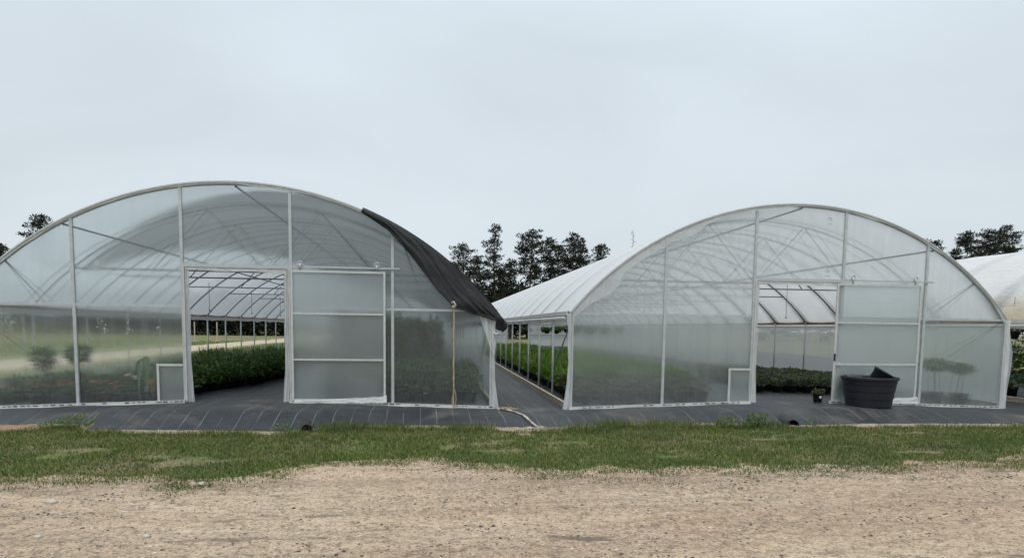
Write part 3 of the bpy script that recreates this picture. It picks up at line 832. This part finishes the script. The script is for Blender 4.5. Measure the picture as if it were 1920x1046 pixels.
def pipe(loc, r, rz, label, L=.9):
    root = empty('drain_pipe', loc, label, 'pipe', rz=rz)
    prof = [(r*(1+.05*(k % 2)), -.0) for k in range(1)]
    b = MB()
    n = 24; segs = int(L/.03)
    for i in range(segs+1):
        rr = r*(1.04 if i % 2 else .96)
        for k in range(n):
            a = 6.283*k/n; b.v.append((rr*math.cos(a), i*.03, rr*math.sin(a)))
    for i in range(segs):
        for k in range(n):
            a = i*n+k; c = i*n+(k+1) % n; b.f.append((a, c, c+n, a+n))
    b.build('outer_wall', M['pipe'], root, False)
    b = MB()
    for i, rr in enumerate((r*.90, r*.88)):
        for k in range(n):
            a = 6.283*k/n; b.v.append((rr*math.cos(a), i*L*.98, rr*math.sin(a)))
    for k in range(n): b.f.append((k, n+k, n+(k+1) % n, (k+1) % n))
    b.f.append(tuple(n+k for k in range(n)))
    k0 = len(b.v)
    for rr in (r*.96, r*.90):
        for k in range(n): a = 6.283*k/n; b.v.append((rr*math.cos(a), 0, rr*math.sin(a)))
    for k in range(n): b.f.append((k0+k, k0+(k+1) % n, k0+n+(k+1) % n, k0+n+k))
    b.build('bore', M['hem'], root, True)
pipe((6.43, -1.95, -.085), .115, R(-8), 'black drain pipe end poking out of the ground cover near the right door')
pipe((-1.98, -2.22, -.06), .085, R(12), 'black drain pipe end among weeds in front of the left greenhouse', .6)

def make_pot(r=.15, h=.26, mat=None, par=None, tagw=False):
    b = MB(); b.lathe([(0, 0), (r*.78, 0), (r*.98, h-.03), (r*1.06, h-.03), (r*1.08, h), (r*.98, h), (r*.93, h-.03)], n=14)
    p = b.build('pot', mat or M['pot'], par, True)
    b = MB(); b.disc(r*.94, (0, 0, h-.032), 14); b.build('soil', M['soil'], p)
    if tagw:
        b = MB(); b.quad((-.03, -r*.93, h*.45), (.03, -r*.93, h*.45), (.03, -r*.99, h*.72), (-.03, -r*.99, h*.72)); b.build('tag', M['tagw'], p)
    return p
def bush(m, rnd, r, z0, z1, n, L, w, top=1.0):
    for _ in range(n):
        a = rnd.random()*6.283; zz = rnd.random()**.8; rr = r*math.sqrt(rnd.random())*(1-.45*zz**2)
        rr *= 1+.25*math.sin(a*3+zz*5)
        p = Vector((rr*math.cos(a), rr*math.sin(a), z0+(z1-z0)*zz*(1-.15*rnd.random())))
        d = Vector((math.cos(a)*.8+rnd.gauss(0, .5), math.sin(a)*.8+rnd.gauss(0, .5), rnd.uniform(-.25, .9))).normalized()
        nn = (Vector((rnd.gauss(0, .4), rnd.gauss(0, .4), 1))).normalized()
        m.leaf(p, d, nn, L*rnd.uniform(.7, 1.3), w*rnd.uniform(.7, 1.3))
def straps(m, rnd, n, L, w, z0, spread=.5, droop=.6, segs=5):
    for _ in range(n):
        a = rnd.random()*6.283; l = L*rnd.uniform(.6, 1.1); s = spread*rnd.uniform(.3, 1.2); dr = droop*rnd.uniform(.4, 1.2)
        ca, sa = math.cos(a), math.sin(a); k = len(m.v)
        bx, by = rnd.uniform(-.05, .05), rnd.uniform(-.05, .05)
        for i in range(segs+1):
            t = i/segs; out = l*s*t+l*.25*dr*t*t; z = z0+l*(t*(1-.15*s))-l*dr*.55*t**2.6
            ww = w*.5*(1-t**2.2)+.0015
            m.v += [(bx+out*ca-ww*sa, by+out*sa+ww*ca, z), (bx+out*ca+ww*sa, by+out*sa-ww*ca, z)]
        for i in range(segs): m.f.append((k+2*i, k+2*i+1, k+2*i+3, k+2*i+2))
def plant(name, label, cat, group, fol, mat, pr=.15, ph=.26, seed=0, extra=None, tagw=False):
    root = empty(name, (0, 0, 0), label, cat, group)
    make_pot(pr, ph, None, root, tagw)
    m = MB(); fol(m, random.Random(seed)); m.build('foliage', mat, root)
    if extra:
        for nm, f2, mt in extra:
            m = MB(); f2(m, random.Random(seed+9)); m.build(nm, mt, root)
    return root
def rows(protos, spots, seed, s0=.85, s1=1.15):
    rnd = random.Random(seed); used = set()
    for (x, y) in spots:
        p = rnd.choice(protos); z = ground(x, y)+.014; rz = rnd.random()*6.28; sc = rnd.uniform(s0, s1)
        if id(p) not in used:
            used.add(id(p)); p.location = (x, y, z); p.rotation_euler = (0, 0, rz); p.scale = (sc,)*3
        else: copy_tree(p, (x, y, z), rz, sc)
    for p in protos:
        if id(p) not in used:
            for ch in list(p.children_recursive): bpy.data.objects.remove(ch)
            bpy.data.objects.remove(p)
def jit(rnd, x, y, j=.06): return (x+rnd.uniform(-j, j), y+rnd.uniform(-j, j))
rj = random.Random(21)

# left tunnel, bed seen through its door: bushy shrubs in front, strap leaved plants behind
g = 'bushy potted plants in the left greenhouse bed'
PS = [plant('potted_shrub', 'dark green bushy plant in a black pot, packed in the bed inside the left door', 'potted plant', g,
      lambda m, r: bush(m, r, .26, .15, .52, 330, .095, .05), M['shrub'], .15, .24, s) for s in (1, 2, 3)]
sp = []
for j in range(16):
    y = 2.05+j*.44
    xmax = -4.92+.55*min(1, j/4)+.25*sstep(4, 12, j)
    k = 0; x = xmax-.05
    while x > -5.45-.07*j: sp.append(jit(rj, x, y)); x -= .44
rows(PS, sp, 1, .9, 1.15)
g = 'strap leaved plants behind the bushy bed in the left greenhouse'
PD = [plant('potted_daylily', 'potted plant with long arching strap leaves at the back of the left greenhouse bed', 'potted plant', g,
      lambda m, r: straps(m, r, 46, .66, .030, .18, .45, .55), M['strapleaf'], .15, .24, s) for s in (4, 5)]
sp = [jit(rj, x, y) for y in [7.4+.6*i for i in range(10)] for x in (-7.1, -7.7)]+[jit(rj, x, y) for y in (4.2, 4.8, 5.4, 6.0, 6.6) for x in (-6.05, -6.5)]+[jit(rj, x, y) for y in [9.3+.7*i for i in range(10)] for x in (-6.6, -6.0, -5.4, -4.9, -4.4)]
rows(PD, sp, 2, .85, 1.15)
# left tunnel, right hand bed behind the parked door and corner film
g = 'bushy potted plants behind the end film right of the left door'
PS = [plant('potted_shrub', 'dark bushy potted plant blurred behind the end film, right of the left door', 'potted plant', g,
      lambda m, r: bush(m, r, .25, .17, .68, 300, .09, .045), M['shrub'], .15, .24, s) for s in (6, 7)]
sp = [jit(rj, x, y) for y in [.75+.5*i for i in range(8)] for x in [-2.0+.47*k for k in range(7)]]
rows(PS, sp, 3, .85, 1.2)
g = 'tall dark plants behind the end film at the right of the left greenhouse'
PS = [plant('tall_shrub', 'tall dark plant looming behind the end film left of the tan strap', 'shrub', g,
      lambda m, r: bush(m, r, .40, .3, 1.75, 620, .14, .06), M['shrub'], .18, .3, s) for s in (44, 45)]
rows(PS, [jit(rj, x, y) for y in (5.0, 5.7, 6.4) for x in (-2.3, -1.7, -1.1, -.5, .0)], 33, .92, 1.1)
# left tunnel, front left corner: low shrubs behind, flowers against the film
g = 'low bushy plants behind the end film left of the left door'
PS = [plant('potted_shrub', 'low dark potted plant blurred behind the end film, left of the left door', 'potted plant', g,
      lambda m, r: bush(m, r, .25, .15, .46, 240, .08, .04), M['shrub'], .15, .22, s) for s in (8, 9)]
sp = [jit(rj, x, y) for y in [.9+.47*i for i in range(5)] for x in [-8.1+.44*k for k in range(8)]]
rows(PS, sp, 4)
def flowers(mz0, mz1, r, n, L, nc=9):
    def f(m, rnd):
        for c in range(nc):
            a = rnd.random()*6.28; q = r*math.sqrt(rnd.random()); cx, cy, cz = q*math.cos(a), q*math.sin(a), rnd.uniform(mz0, mz1)
            for _ in range(n):
                b = rnd.random()*6.28; d = Vector((math.cos(b), math.sin(b), rnd.uniform(-.1, .6))).normalized()
                m.leaf((cx, cy, cz), d, Vector((0, 0, 1)), L, L*.8)
    return f
def flower_pot(loc, label, fm, hh=.42, nc=9, sc=1.0, seed=0, L=.052, r=.17):
    p = plant('flower_pot', label, 'flower pot', 'flowering pots against the left end film', lambda m, r_: bush(m, r_, .19, .15, hh-.04, 170, .07, .035), M['shrub'], .13, .2, seed,
              [('flowers', flowers(hh-.08, hh+.02, r, 9, L, nc), fm)])
    p.location = (loc[0], loc[1], ground(*loc)+.014); p.scale = (sc,)*3
flower_pot((-7.95, .34), 'pot of red flowers behind the end film, farthest left', M['redfl'], .34, 9, 1, 31)
flower_pot((-7.35, .36), 'pot of dull red flowers right of the farthest left pot', M['redfl'], .38, 10, 1, 32)
flower_pot((-6.85, .34), 'pot of rose red flowers just left of the grey end post', M['redfl'], .40, 12, 1, 33)
flower_pot((-6.22, .30), 'pot of orange red flowers just right of the grey end post', M['orangefl'], .42, 11, 1, 34)
flower_pot((-5.92, .34), 'pot of orange flowers between the grey end post and the cream flowers', M['orangefl'], .38, 8, .95, 36)
flower_pot((-5.62, .30), 'pot of cream white flowers beside the drooping leafy plant', M['whitefl'], .50, 10, 1, 35, .058)
def hanger(x, y, z, label):
    r = empty('basket_hanger', (x, y, z), label, 'hanger', 'hooked basket hangers behind the left end film', rz=random.random()*6)
    b = MB(); pts = [(0, 0, 0), (0, 0, .16)]+[(.05-.05*math.cos(a*.45), 0, .16+.05*math.sin(a*.45)) for a in range(1, 8)]+[(.10, 0, .13)]
    b.tube(pts, .011, 5); b.build('hook', M['pot'], r, True)
    b = MB()
    for k in range(3): a = k*2.09; b.tube([(0, 0, .0), (.13*math.cos(a), .13*math.sin(a), -.2)], .006, 4)
    b.build('wires', M['pot'], r)
for x, y in ((-7.98, .75), (-7.4, .8), (-7.25, .72), (-6.88, .75), (-6.66, .7), (-6.32, .72), (-6.1, .8)):
    hanger(x, y, .40, 'black curled hanger hook standing up out of the dim plants behind the left end film')
def topiary(loc, label, hz, hr, group, seed, lean=.1, flat=1.0, pr=.14):
    r = empty('topiary_tree', (loc[0], loc[1], ground(*loc)+.014), label, 'potted tree', group)
    make_pot(pr, .24, None, r)
    b = MB(); b.tube([(lean, 0, .2), (lean*.5, 0, hz*.6), (0, 0, hz)], .016, 6); b.build('trunk', M['stem'], r, True)
    rnd = random.Random(seed); b = MB()
    for _ in range(520):
        d = Vector((rnd.gauss(0, 1), rnd.gauss(0, 1), rnd.gauss(0, 1))).normalized(); q = hr*(.35+.65*rnd.random()**.5)*(1+.18*math.sin(d.x*7+d.z*5))
        p = Vector((d.x*q, d.y*q, d.z*q*flat+hz)); b.leaf(p, (d+Vector((rnd.gauss(0, .5), rnd.gauss(0, .5), rnd.gauss(0, .5)))).normalized(), d, .07, .035)
    b.build('crown', M['shrub'], r)
gt = 'ball headed trees behind the left end film'
topiary((-7.45, .75), 'ball headed little tree behind the left end film, left of the grey end post', .86, .20, gt, 51, .16)
topiary((-6.82, .75), 'wispy headed little tree half behind the grey end post', .92, .21, gt, 52, .05, .8)
gt = 'flat headed trees behind the right end film'
topiary((11.35, .75), 'flat headed little tree behind the right end film, beside the parked door', .86, .27, gt, 53, .05, .5, .2)
topiary((11.95, .7), 'smaller flat headed little tree nearest the right corner of the end film', .80, .22, gt, 54, -.06, .5, .19)
# drooping big leaved plant
def droop_plant():
    r = empty('drooping_plant', (-5.40, .36, ground(-5.4, .36)+.014), 'tall plant with long drooping leaves and one orange withered leaf behind the left end film', 'potted plant')
    make_pot(.14, .2, None, r); rnd = random.Random(77)
    b = MB(); b.tube([(0, 0, .15), (.01, 0, .5), (-.02, 0, .82)], .018, 6); b.build('stem', M['stem'], r, True)
    def big(b, a, top, reach, low, w):
        ca, sa = math.cos(a), math.sin(a); k = len(b.v); n = 8
        for i in range(n+1):
            t = i/n; out = reach*math.sin(min(1, t*1.15)*1.57); z = top+.10*math.sin(t*3.14)-(top-low)*t**1.7
            ww = w*.52*math.sin(min(3.1, .5+t*2.6))+.002
            b.v += [(out*ca-ww*sa, out*sa+ww*ca, z), (out*ca+ww*sa, out*sa-ww*ca, z)]
        for i in range(n): b.f.append((k+2*i, k+2*i+1, k+2*i+3, k+2*i+2))
    b = MB()
    for a, top, reach, low, w in ((-2.6, .80, .26, .15, .085), (-2.0, .70, .20, .08, .08), (-1.2, .82, .14, .10, .09), (-.4, .66, .2, .12, .08), (2.6, .78, .3, .3, .07), (3.3, .5, .42, .1, .06), (.3, .8, .16, .25, .075), (1.4, .7, .25, .2, .07), (-1.7, .84, .08, .12, .1), (-2.9, .45, .36, .08, .05)): big(b, a, top, reach, low, w)
    b.build('leaves', M['corn'], r, True)
    b = MB(); big(b, -.75, .40, .17, .10, .075); b.build('withered_leaf', M['dead'], r, True)
droop_plant()
# right tunnel: bright strap leaved plants along its open side, olive shrubs at the front corner
g = 'bright green strap leaved plants filling the right greenhouse'
PB_ = [plant('potted_daylily', 'bright green grassy plant in a black pot, inside the right greenhouse', 'potted plant', g,
       lambda m, r: (straps(m, r, 52, .62, .036, .18, .5, .6, 4), bush(m, r, .24, .2, .5, 120, .12, .05)), M['bright'], .16, .22, s) for s in (11, 12, 13)]
sp = []
for j in range(44):
    y = 2.3+j*.52+max(0, j-16)*.12
    for x in (3.25, 3.78, 4.31, 4.84, 5.37, 5.9):
        if j > 24 and x > 5.6: continue
        sp.append(jit(rj, x, y))
rows(PB_, sp, 6, .9, 1.2)
g = 'olive shrubs at the open corner of the right greenhouse'
PO = [plant('potted_shrub', 'olive brown low shrub in a black pot at the open corner of the right greenhouse', 'potted plant', g,
      lambda m, r: bush(m, r, .25, .18, .50, 260, .075, .035), M['olive'], .16, .24, s) for s in (14, 15)]
sp = [jit(rj, x, y) for y in (.55, 1.05, 1.6) for x in (3.2, 3.7, 4.2, 4.75, 5.3, 5.8)]+[jit(rj, 3.2, y) for y in (2.0,)]
rows(PO, sp, 7)
# right tunnel: low mixed flowers seen through its door
g = 'low purple and green plants inside the right door'
PM = [plant('bedding_plant', 'low green and purple bedding plant in a black pot inside the right door', 'potted plant', g,
      lambda m, r: bush(m, r, .23, .16, .36, 230, .07, .045), M['mauve'], .15, .19, s, [('flowers', flowers(.30, .37, .18, 6, .03, 5), M['mauve'])], s == 17) for s in (16, 17, 18)]
sp = []
for j in range(14):
    y = 2.35+j*.42
    for k in range(9):
        x = 8.0+.42*k+.06*j
        if x < 12 : sp.append(jit(rj, x, y, .05))
rows(PM, sp, 8)
p = plant('potted_plant', 'single small plant in a tagged black pot standing right inside the right door jamb', 'potted plant', None,
          lambda m, r: bush(m, r, .15, .2, .36, 140, .06, .035), M['mauve'], .135, .24, 19, None, True)
p.location = (8.17, .14, ground(8.17, .14)+.014); p.scale = (.78,)*3
# hanging baskets deep inside the right tunnel
g = 'hanging baskets deep inside the right greenhouse'
def basket():
    r = empty('hanging_basket', (0, 0, 0), 'dark hanging basket on a wire near the far end of the right greenhouse', 'hanging basket', g)
    b = MB(); b.lathe([(0, -.2), (.13, -.2), (.19, 0), (.2, 0), (.18, -.02)], n=10); b.build('pot', M['pot'], r, True)
    b = MB(); bush(b, random.Random(5), .33, -.10, .14, 200, .11, .06); b.build('foliage', M['shrub'], r)
    b = MB(); b.tube([(0, 0, .0), (0, 0, .95)], .010, 4); b.build('wire', M['galv_in'], r)
    return r
b0 = basket(); first = True; rb = random.Random(8)
for k in range(17):
    x = 6.1+.27*k+rb.uniform(-.05, .05); y = 26+rb.uniform(-3, 4); z = 1.55+rb.uniform(-.12, .1)
    if first: b0.location = (x, y, z); first = False
    else: copy_tree(b0, (x, y, z), rb.random()*6, rb.uniform(.85, 1.15))
# shrubs along the third tunnel's side
g = 'leafy shrubs along the open side of the old tunnel'
PT = [plant('tall_shrub', 'tall leafy shrub in a black pot beside the old tunnel at the right edge', 'shrub', g,
      lambda m, r: bush(m, r, .42, .3, 1.5, 620, .13, .06), M['shrub'], .2, .34, s) for s in (24, 25)]
rows(PT, [jit(rj, x, y) for y in (1.1, 1.8, 2.6, 3.4) for x in (14.35, 15.0)], 9)
bb = copy_tree(b0, (14.35, 1.9, 1.66), 1.0, .9); tag(bb, 'single hanging basket under the eave of the old tunnel at the right edge', 'hanging basket'); bb['group'] = 'hanging baskets'

# weeds along the edge of the fabric
def weed(loc, label, r, h, n, mat, L=.05, w=.02, yf=False, seed=0):
    o = empty('weed', (loc[0], loc[1], ground(*loc)), label, 'weed', 'weeds along the edge of the ground cover')
    m = MB(); rnd = random.Random(seed); bush(m, rnd, r, .0, h, n, L, w); m.build('leaves', mat, o)
    if yf:
        m = MB(); flowers(h*.6, h, r, 6, .016, 9)(m, rnd); m.build('flowers', M['yellowfl'], o)
weedm = leafmat('weed leaves', [(.06, .12, .02), (.11, .19, .04), (.16, .22, .06)])
weed((-5.72, -1.62), 'pale green weed with tiny yellow flowers against the fabric edge at left', .26, .20, 260, weedm, yf=True, seed=1)
weed((-6.05, -1.72), 'low patch of yellow flowered weed farthest left along the fabric edge', .26, .10, 160, weedm, yf=True, seed=2)
weed((-2.3, -2.42), 'yellowish tuft of weed beside the drain pipe in front of the left greenhouse', .18, .16, 150, weedm, seed=3)
weed((5.75, -1.95), 'leafy bright weed clump left of the drain pipe near the right door', .24, .24, 280, weedm, .055, .03, seed=4)
weed((5.2, -1.92), 'leafy weed clump in the long grass left of the other one', .24, .18, 240, weedm, .05, .025, seed=5)
weed((6.75, -1.98), 'small feathery weed just right of the drain pipe near the right door', .12, .15, 90, weedm, seed=6)

# ------------------------------------------------------------------ trees
def pine(x, y, h, label, kind, cw, cbase, seed, group='pines behind the greenhouses'):
    """tapered trunk, real limbs, needle clumps along each limb"""
    rnd = random.Random(seed); gz = -.2
    root = empty('pine_tree', (x, y, gz), label, 'pine tree', group)
    sway = [(0, 0, 0)]; n = 9
    for i in range(1, n+1):
        t = i/n; sway.append((h*.012*math.sin(seed+t*4), h*.012*math.cos(seed*2+t*3), h*t*.985))
    rad = [max(.03, h*.0135*(1-.9*i/n)) for i in range(n+1)]
    b = MB(); b.tube(sway, rad, 7); b.build('trunk', M['bark'], root, True)
    def trunk_at(z):
        t = max(0, min(.999, z/(h*.985)))*n; i = int(t); f = t-i
        return Vector(sway[i]).lerp(Vector(sway[i+1]), f)
    limbs, m = MB(), MB()
    def clump(c, r, k):
        for _ in range(k):
            d = Vector((rnd.gauss(0, 1), rnd.gauss(0, 1), rnd.gauss(0, .6))).normalized()
            p = c+Vector((d.x*r, d.y*r, d.z*r*.5))*rnd.random()**.5
            dd = (d+Vector((0, 0, .5))+Vector((rnd.gauss(0, .5), rnd.gauss(0, .5), rnd.gauss(0, .5)))).normalized()
            m.leaf(p, dd, Vector((rnd.gauss(0, 1), rnd.gauss(0, 1), .6)).normalized(), rnd.uniform(.30, .55), rnd.uniform(.12, .20))
    nl = int({'spire': 42, 'flat': 36, 'full': 46, 'thin': 22}[kind]*(1 if h > 9 else .7))
    for i in range(nl):
        t = (i+rnd.random())/nl; z = h*(cbase+(1-cbase)*t)*.97
        if kind == 'spire': L = cw*(1-t)**.75*(.75+.5*rnd.random())*(1.15 if int(i/4) % 2 else .65)
        elif kind == 'flat': L = cw*(.55+.6*t if t < .6 else .95*math.sqrt(max(.04, 1-((t-.55)/.45)**2)))*rnd.uniform(.55, 1.1)
        elif kind == 'full': L = cw*math.sin(math.pi*(.18+.80*t))**.7*rnd.uniform(.6, 1.15)
        else: L = cw*(1-t*.6)*rnd.uniform(.4, 1.1)
        a = i*2.4+rnd.gauss(0, .4); p = trunk_at(z)
        rise = rnd.uniform(-.05, .35)*L+(.25*L if t > .7 else 0)
        e = p+Vector((math.cos(a)*L, math.sin(a)*L, rise)); mid = p.lerp(e, .5)-Vector((0, 0, .06*L))
        limbs.tube([p, mid, e], [.05+.012*L, .04, .02], 4, False)
        nc = max(2, int(L*2.3))
        for k in range(nc):
            s = .30+.70*(k+rnd.random()*.6)/nc; c = p.lerp(e, s)+Vector((rnd.gauss(0, .28), rnd.gauss(0, .28), rnd.gauss(0, .14)))
            clump(c, rnd.uniform(.33, .62), 20)
    clump(trunk_at(h*.985), .5, 30)
    tr = limbs.build('limbs', M['bark'], root)
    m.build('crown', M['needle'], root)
PN = [(4.9, 90, 14.6, 'pine with a lopsided top, leftmost of the group between the two greenhouses', 'flat', 2.6, .42, 1),
      (9.75, 90, 17.6, 'tallest tiered pine between the two greenhouses', 'spire', 4.3, .30, 2),
      (12.6, 94, 12.6, 'shorter bushy pine between the tallest pine and the bare trunked one', 'full', 2.3, .22, 3),
      (7.3, 95, 13.2, 'slim pine filling the gap left of the tallest pine', 'full', 2.0, .25, 13),
      (15.2, 90, 16.9, 'pine with a long bare trunk and flat crown, in the middle of the group', 'flat', 3.3, .57, 4),
      (18.6, 92, 16.0, 'pine with a narrow crown right of the bare trunked one', 'flat', 2.3, .40, 5),
      (22.3, 92, 16.9, 'broad dense pine at the right end of the tall group', 'full', 3.3, .30, 6),
      (24.4, 95, 16.6, 'broad pine leaning over the white roof line', 'full', 2.9, .35, 14),
      (27.1, 92, 15.3, 'small round topped pine standing apart above the white roof', 'full', 1.8, .5, 7),
      (11.2, 96, 11.2, 'low dark pine right behind the tallest tiered pine', 'full', 2.6, .15, 21),
      (17.0, 97, 12.0, 'low pine filling under the bare trunked one', 'full', 2.4, .15, 22),
      (20.6, 96, 15.4, 'dense pine squeezed between the narrow one and the broad one', 'full', 2.7, .3, 23),
      (3.2, 96, 10.0, 'low pine left of the lopsided leftmost one', 'full', 1.7, .2, 24),
      (-55.4, 90, 17.0, 'lone spreading pine showing above the left greenhouse arch', 'flat', 2.7, .6, 8),
      (-62.0, 92, 12.8, 'low pine crown at the very left edge of the picture', 'full', 3.0, .4, 9),
      (89.3, 90, 19.0, 'round headed pine above the roof at the right edge', 'full', 3.6, .5, 10),
      (83.8, 92, 17.8, 'low wide pine just right of the right arch', 'flat', 3.6, .5, 11),
      (96.5, 93, 20.0, 'broad pine at the far right edge above the old tunnel', 'full', 4.2, .5, 12),
      (101.5, 95, 21.2, 'dense pine cut off by the right edge of the picture', 'full', 4.0, .5, 15)]
for a in PN: pine(*a)
# thin bare snag above the right roof
sn = empty('dead_tree', (31.5, 90, -.2), 'thin bare dead tree top above the white roof', 'dead tree')
b = MB(); b.tube([(0, 0, 0), (.1, 0, 9), (0, 0, 17.4)], [.16, .09, .02], 5); b.build('trunk', M['bark'], sn, True)
b = MB(); rs = random.Random(4)
for i in range(16):
    z = 13.5+i*.24; a = rs.random()*6.28; L = rs.uniform(.3, .9); b.tube([(.03, 0, z), (math.cos(a)*L, math.sin(a)*L, z+.1)], [.04, .015], 4)
b.build('limbs', M['bark'], sn)

# woods behind everything: a mass nobody could count
def woods():
    rnd = random.Random(17); m = MB(); tr = MB()
    def patchy(x0, x1, y0, y1, hfn, n, k=26):
        for _ in range(n):
            x = rnd.uniform(x0, x1); y = rnd.uniform(y0, y1); h = hfn(x)*(.72+.5*abs(NZ(x*.22, y*.1, 3)))
            z = h*rnd.random()**.75; r = rnd.uniform(.7, 1.5)
            for _ in range(k):
                d = Vector((rnd.gauss(0, 1), rnd.gauss(0, 1), rnd.gauss(0, 1))).normalized()
                p = Vector((x, y, z))+d*r*rnd.random()**.5
                m.leaf(p, (d+Vector((rnd.gauss(0, .6), rnd.gauss(0, .6), rnd.gauss(0, .6)))).normalized(), Vector((rnd.gauss(0, 1), rnd.gauss(0, 1), .7)).normalized(), rnd.uniform(.4, .8), rnd.uniform(.2, .38))
    patchy(2, 34, 97, 104, lambda x: 8.6+2.5*NZ(x*.3, 2), 1200)
    patchy(34, 130, 97, 105, lambda x: 8.0, 700, 20)
    patchy(-130, -62, 98, 106, lambda x: 8, 500, 20)
    patchy(-64, 4, 98, 106, lambda x: 7.2+2*NZ(x*.2, 1), 3000, 24)
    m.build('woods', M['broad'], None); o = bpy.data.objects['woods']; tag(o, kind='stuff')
woods()
# low grass bank in front of the woods and marker posts on the left lawn
for i, (x, y, lab) in enumerate([(-23.9, 57.7, 'pale post on the lawn beyond the drive, leftmost in the left doorway'), (-22.0, 58.6, 'pale post on the lawn, second from the left in the left doorway'), (-18.9, 66, 'thin dark post on the lawn near the middle of the left doorway')]):
    r = empty('marker_post', (x, y, -.2), lab, 'post'); b = MB(); b.box(-.045, .045, -.045, .045, 0, 2.0); b.build('post', M['pale_wood'] if i < 2 else M['wood'], r)
    b = MB(); b.box(-.45, .45, -.2, .2, 0, .07); b.build('foot', M['pale_wood'] if i < 2 else M['wood'], r)

# ------------------------------------------------------------------ light, sky, camera
W = bpy.data.worlds.new('World'); S.world = W; W.use_nodes = True
t = W.node_tree; t.nodes.clear()
SUN_EL, SUN_ROT = R(58), R(200)
def wn(typ, **kw):
    x = t.nodes.new(typ)
    for k, v in kw.items(): setattr(x, k, v)
    return x
sky = wn('ShaderNodeTexSky', sky_type='NISHITA'); sky.sun_disc = False; sky.sun_elevation = SUN_EL; sky.sun_rotation = SUN_ROT
sky.air_density = 1; sky.dust_density = 4
tc = wn('ShaderNodeTexCoord'); sep = wn('ShaderNodeSeparateXYZ'); t.links.new(tc.outputs['Generated'], sep.inputs[0])
mp = wn('ShaderNodeMapping'); mp.inputs['Scale'].default_value = (1, 1, 2.6); t.links.new(tc.outputs['Generated'], mp.inputs['Vector'])
nz = wn('ShaderNodeTexNoise'); nz.inputs['Scale'].default_value = 1.6; nz.inputs['Detail'].default_value = 5; nz.inputs['Roughness'].default_value = .45; nz.inputs['Distortion'].default_value = .5
t.links.new(mp.outputs[0], nz.inputs['Vector'])
cr = wn('ShaderNodeValToRGB'); e = cr.color_ramp.elements
stops = [(0, (.70, .775, .80)), (.12, (.665, .735, .785)), (.30, (.655, .73, .79)), (.42, (.70, .785, .85)), (1, (1.35, 1.4, 1.45))]
while len(e) < len(stops): e.new(.5)
for el, (p, c) in zip(e, stops): el.position = p; el.color = (*c, 1)
t.links.new(sep.outputs['Z'], cr.inputs['Fac'])
cl = wn('ShaderNodeMapRange'); cl.inputs['From Min'].default_value = .3; cl.inputs['From Max'].default_value = .7; cl.inputs['To Min'].default_value = .89; cl.inputs['To Max'].default_value = 1.08
t.links.new(nz.outputs['Fac'], cl.inputs['Value'])
mu = wn('ShaderNodeVectorMath', operation='SCALE'); t.links.new(cr.outputs['Color'], mu.inputs[0]); t.links.new(cl.outputs[0], mu.inputs['Scale'])
bg1 = wn('ShaderNodeBackground'); bg1.inputs['Strength'].default_value = .05; t.links.new(sky.outputs[0], bg1.inputs['Color'])
bg2 = wn('ShaderNodeBackground'); bg2.inputs['Strength'].default_value = 1.0; t.links.new(mu.outputs[0], bg2.inputs['Color'])
mx = wn('ShaderNodeMixShader'); mx.inputs[0].default_value = .9; t.links.new(bg1.outputs[0], mx.inputs[1]); t.links.new(bg2.outputs[0], mx.inputs[2])
wo = wn('ShaderNodeOutputWorld'); t.links.new(mx.outputs[0], wo.inputs['Surface'])
sl = bpy.data.lights.new('sun', 'SUN'); sl.energy = 1.3; sl.angle = R(25); sl.color = (1, .97, .92)
so = bpy.data.objects.new('sun', sl); COL.objects.link(so)
so.rotation_euler = (R(90)-SUN_EL, 0, R(-20)); so.location = (0, -20, 30)

cam = bpy.data.cameras.new('camera'); co = bpy.data.objects.new('camera', cam); COL.objects.link(co)
cam.lens = 36*1240/1920; cam.sensor_width = 36; cam.sensor_fit = 'HORIZONTAL'; cam.shift_y = (720-523)/1920
cam.clip_end = 3000; cam.clip_start = .1
yaw, pitch, roll = .1213, -.085, .0129
f = Vector((math.sin(yaw)*math.cos(pitch), math.cos(yaw)*math.cos(pitch), math.sin(pitch)))
r0 = Vector((math.cos(yaw), -math.sin(yaw), 0)); u0 = r0.cross(f)
r = r0*math.cos(roll)+u0*math.sin(roll); u = u0*math.cos(roll)-r0*math.sin(roll)
mw = Matrix((r, u, -f)).transposed().to_4x4(); mw.translation = Vector((0, -13.0, 1.6)); co.matrix_world = mw
S.camera = co

S.render.engine = 'CYCLES'
S.cycles.use_denoising = True
S.cycles.max_bounces = 14; S.cycles.transmission_bounces = 10; S.cycles.diffuse_bounces = 5; S.cycles.glossy_bounces = 4; S.cycles.transparent_max_bounces = 24
S.cycles.sample_clamp_indirect = 6
S.cycles.caustics_refractive = True
S.view_settings.view_transform = 'Standard'; S.view_settings.look = 'None'; S.view_settings.exposure = .12; S.view_settings.gamma = 1
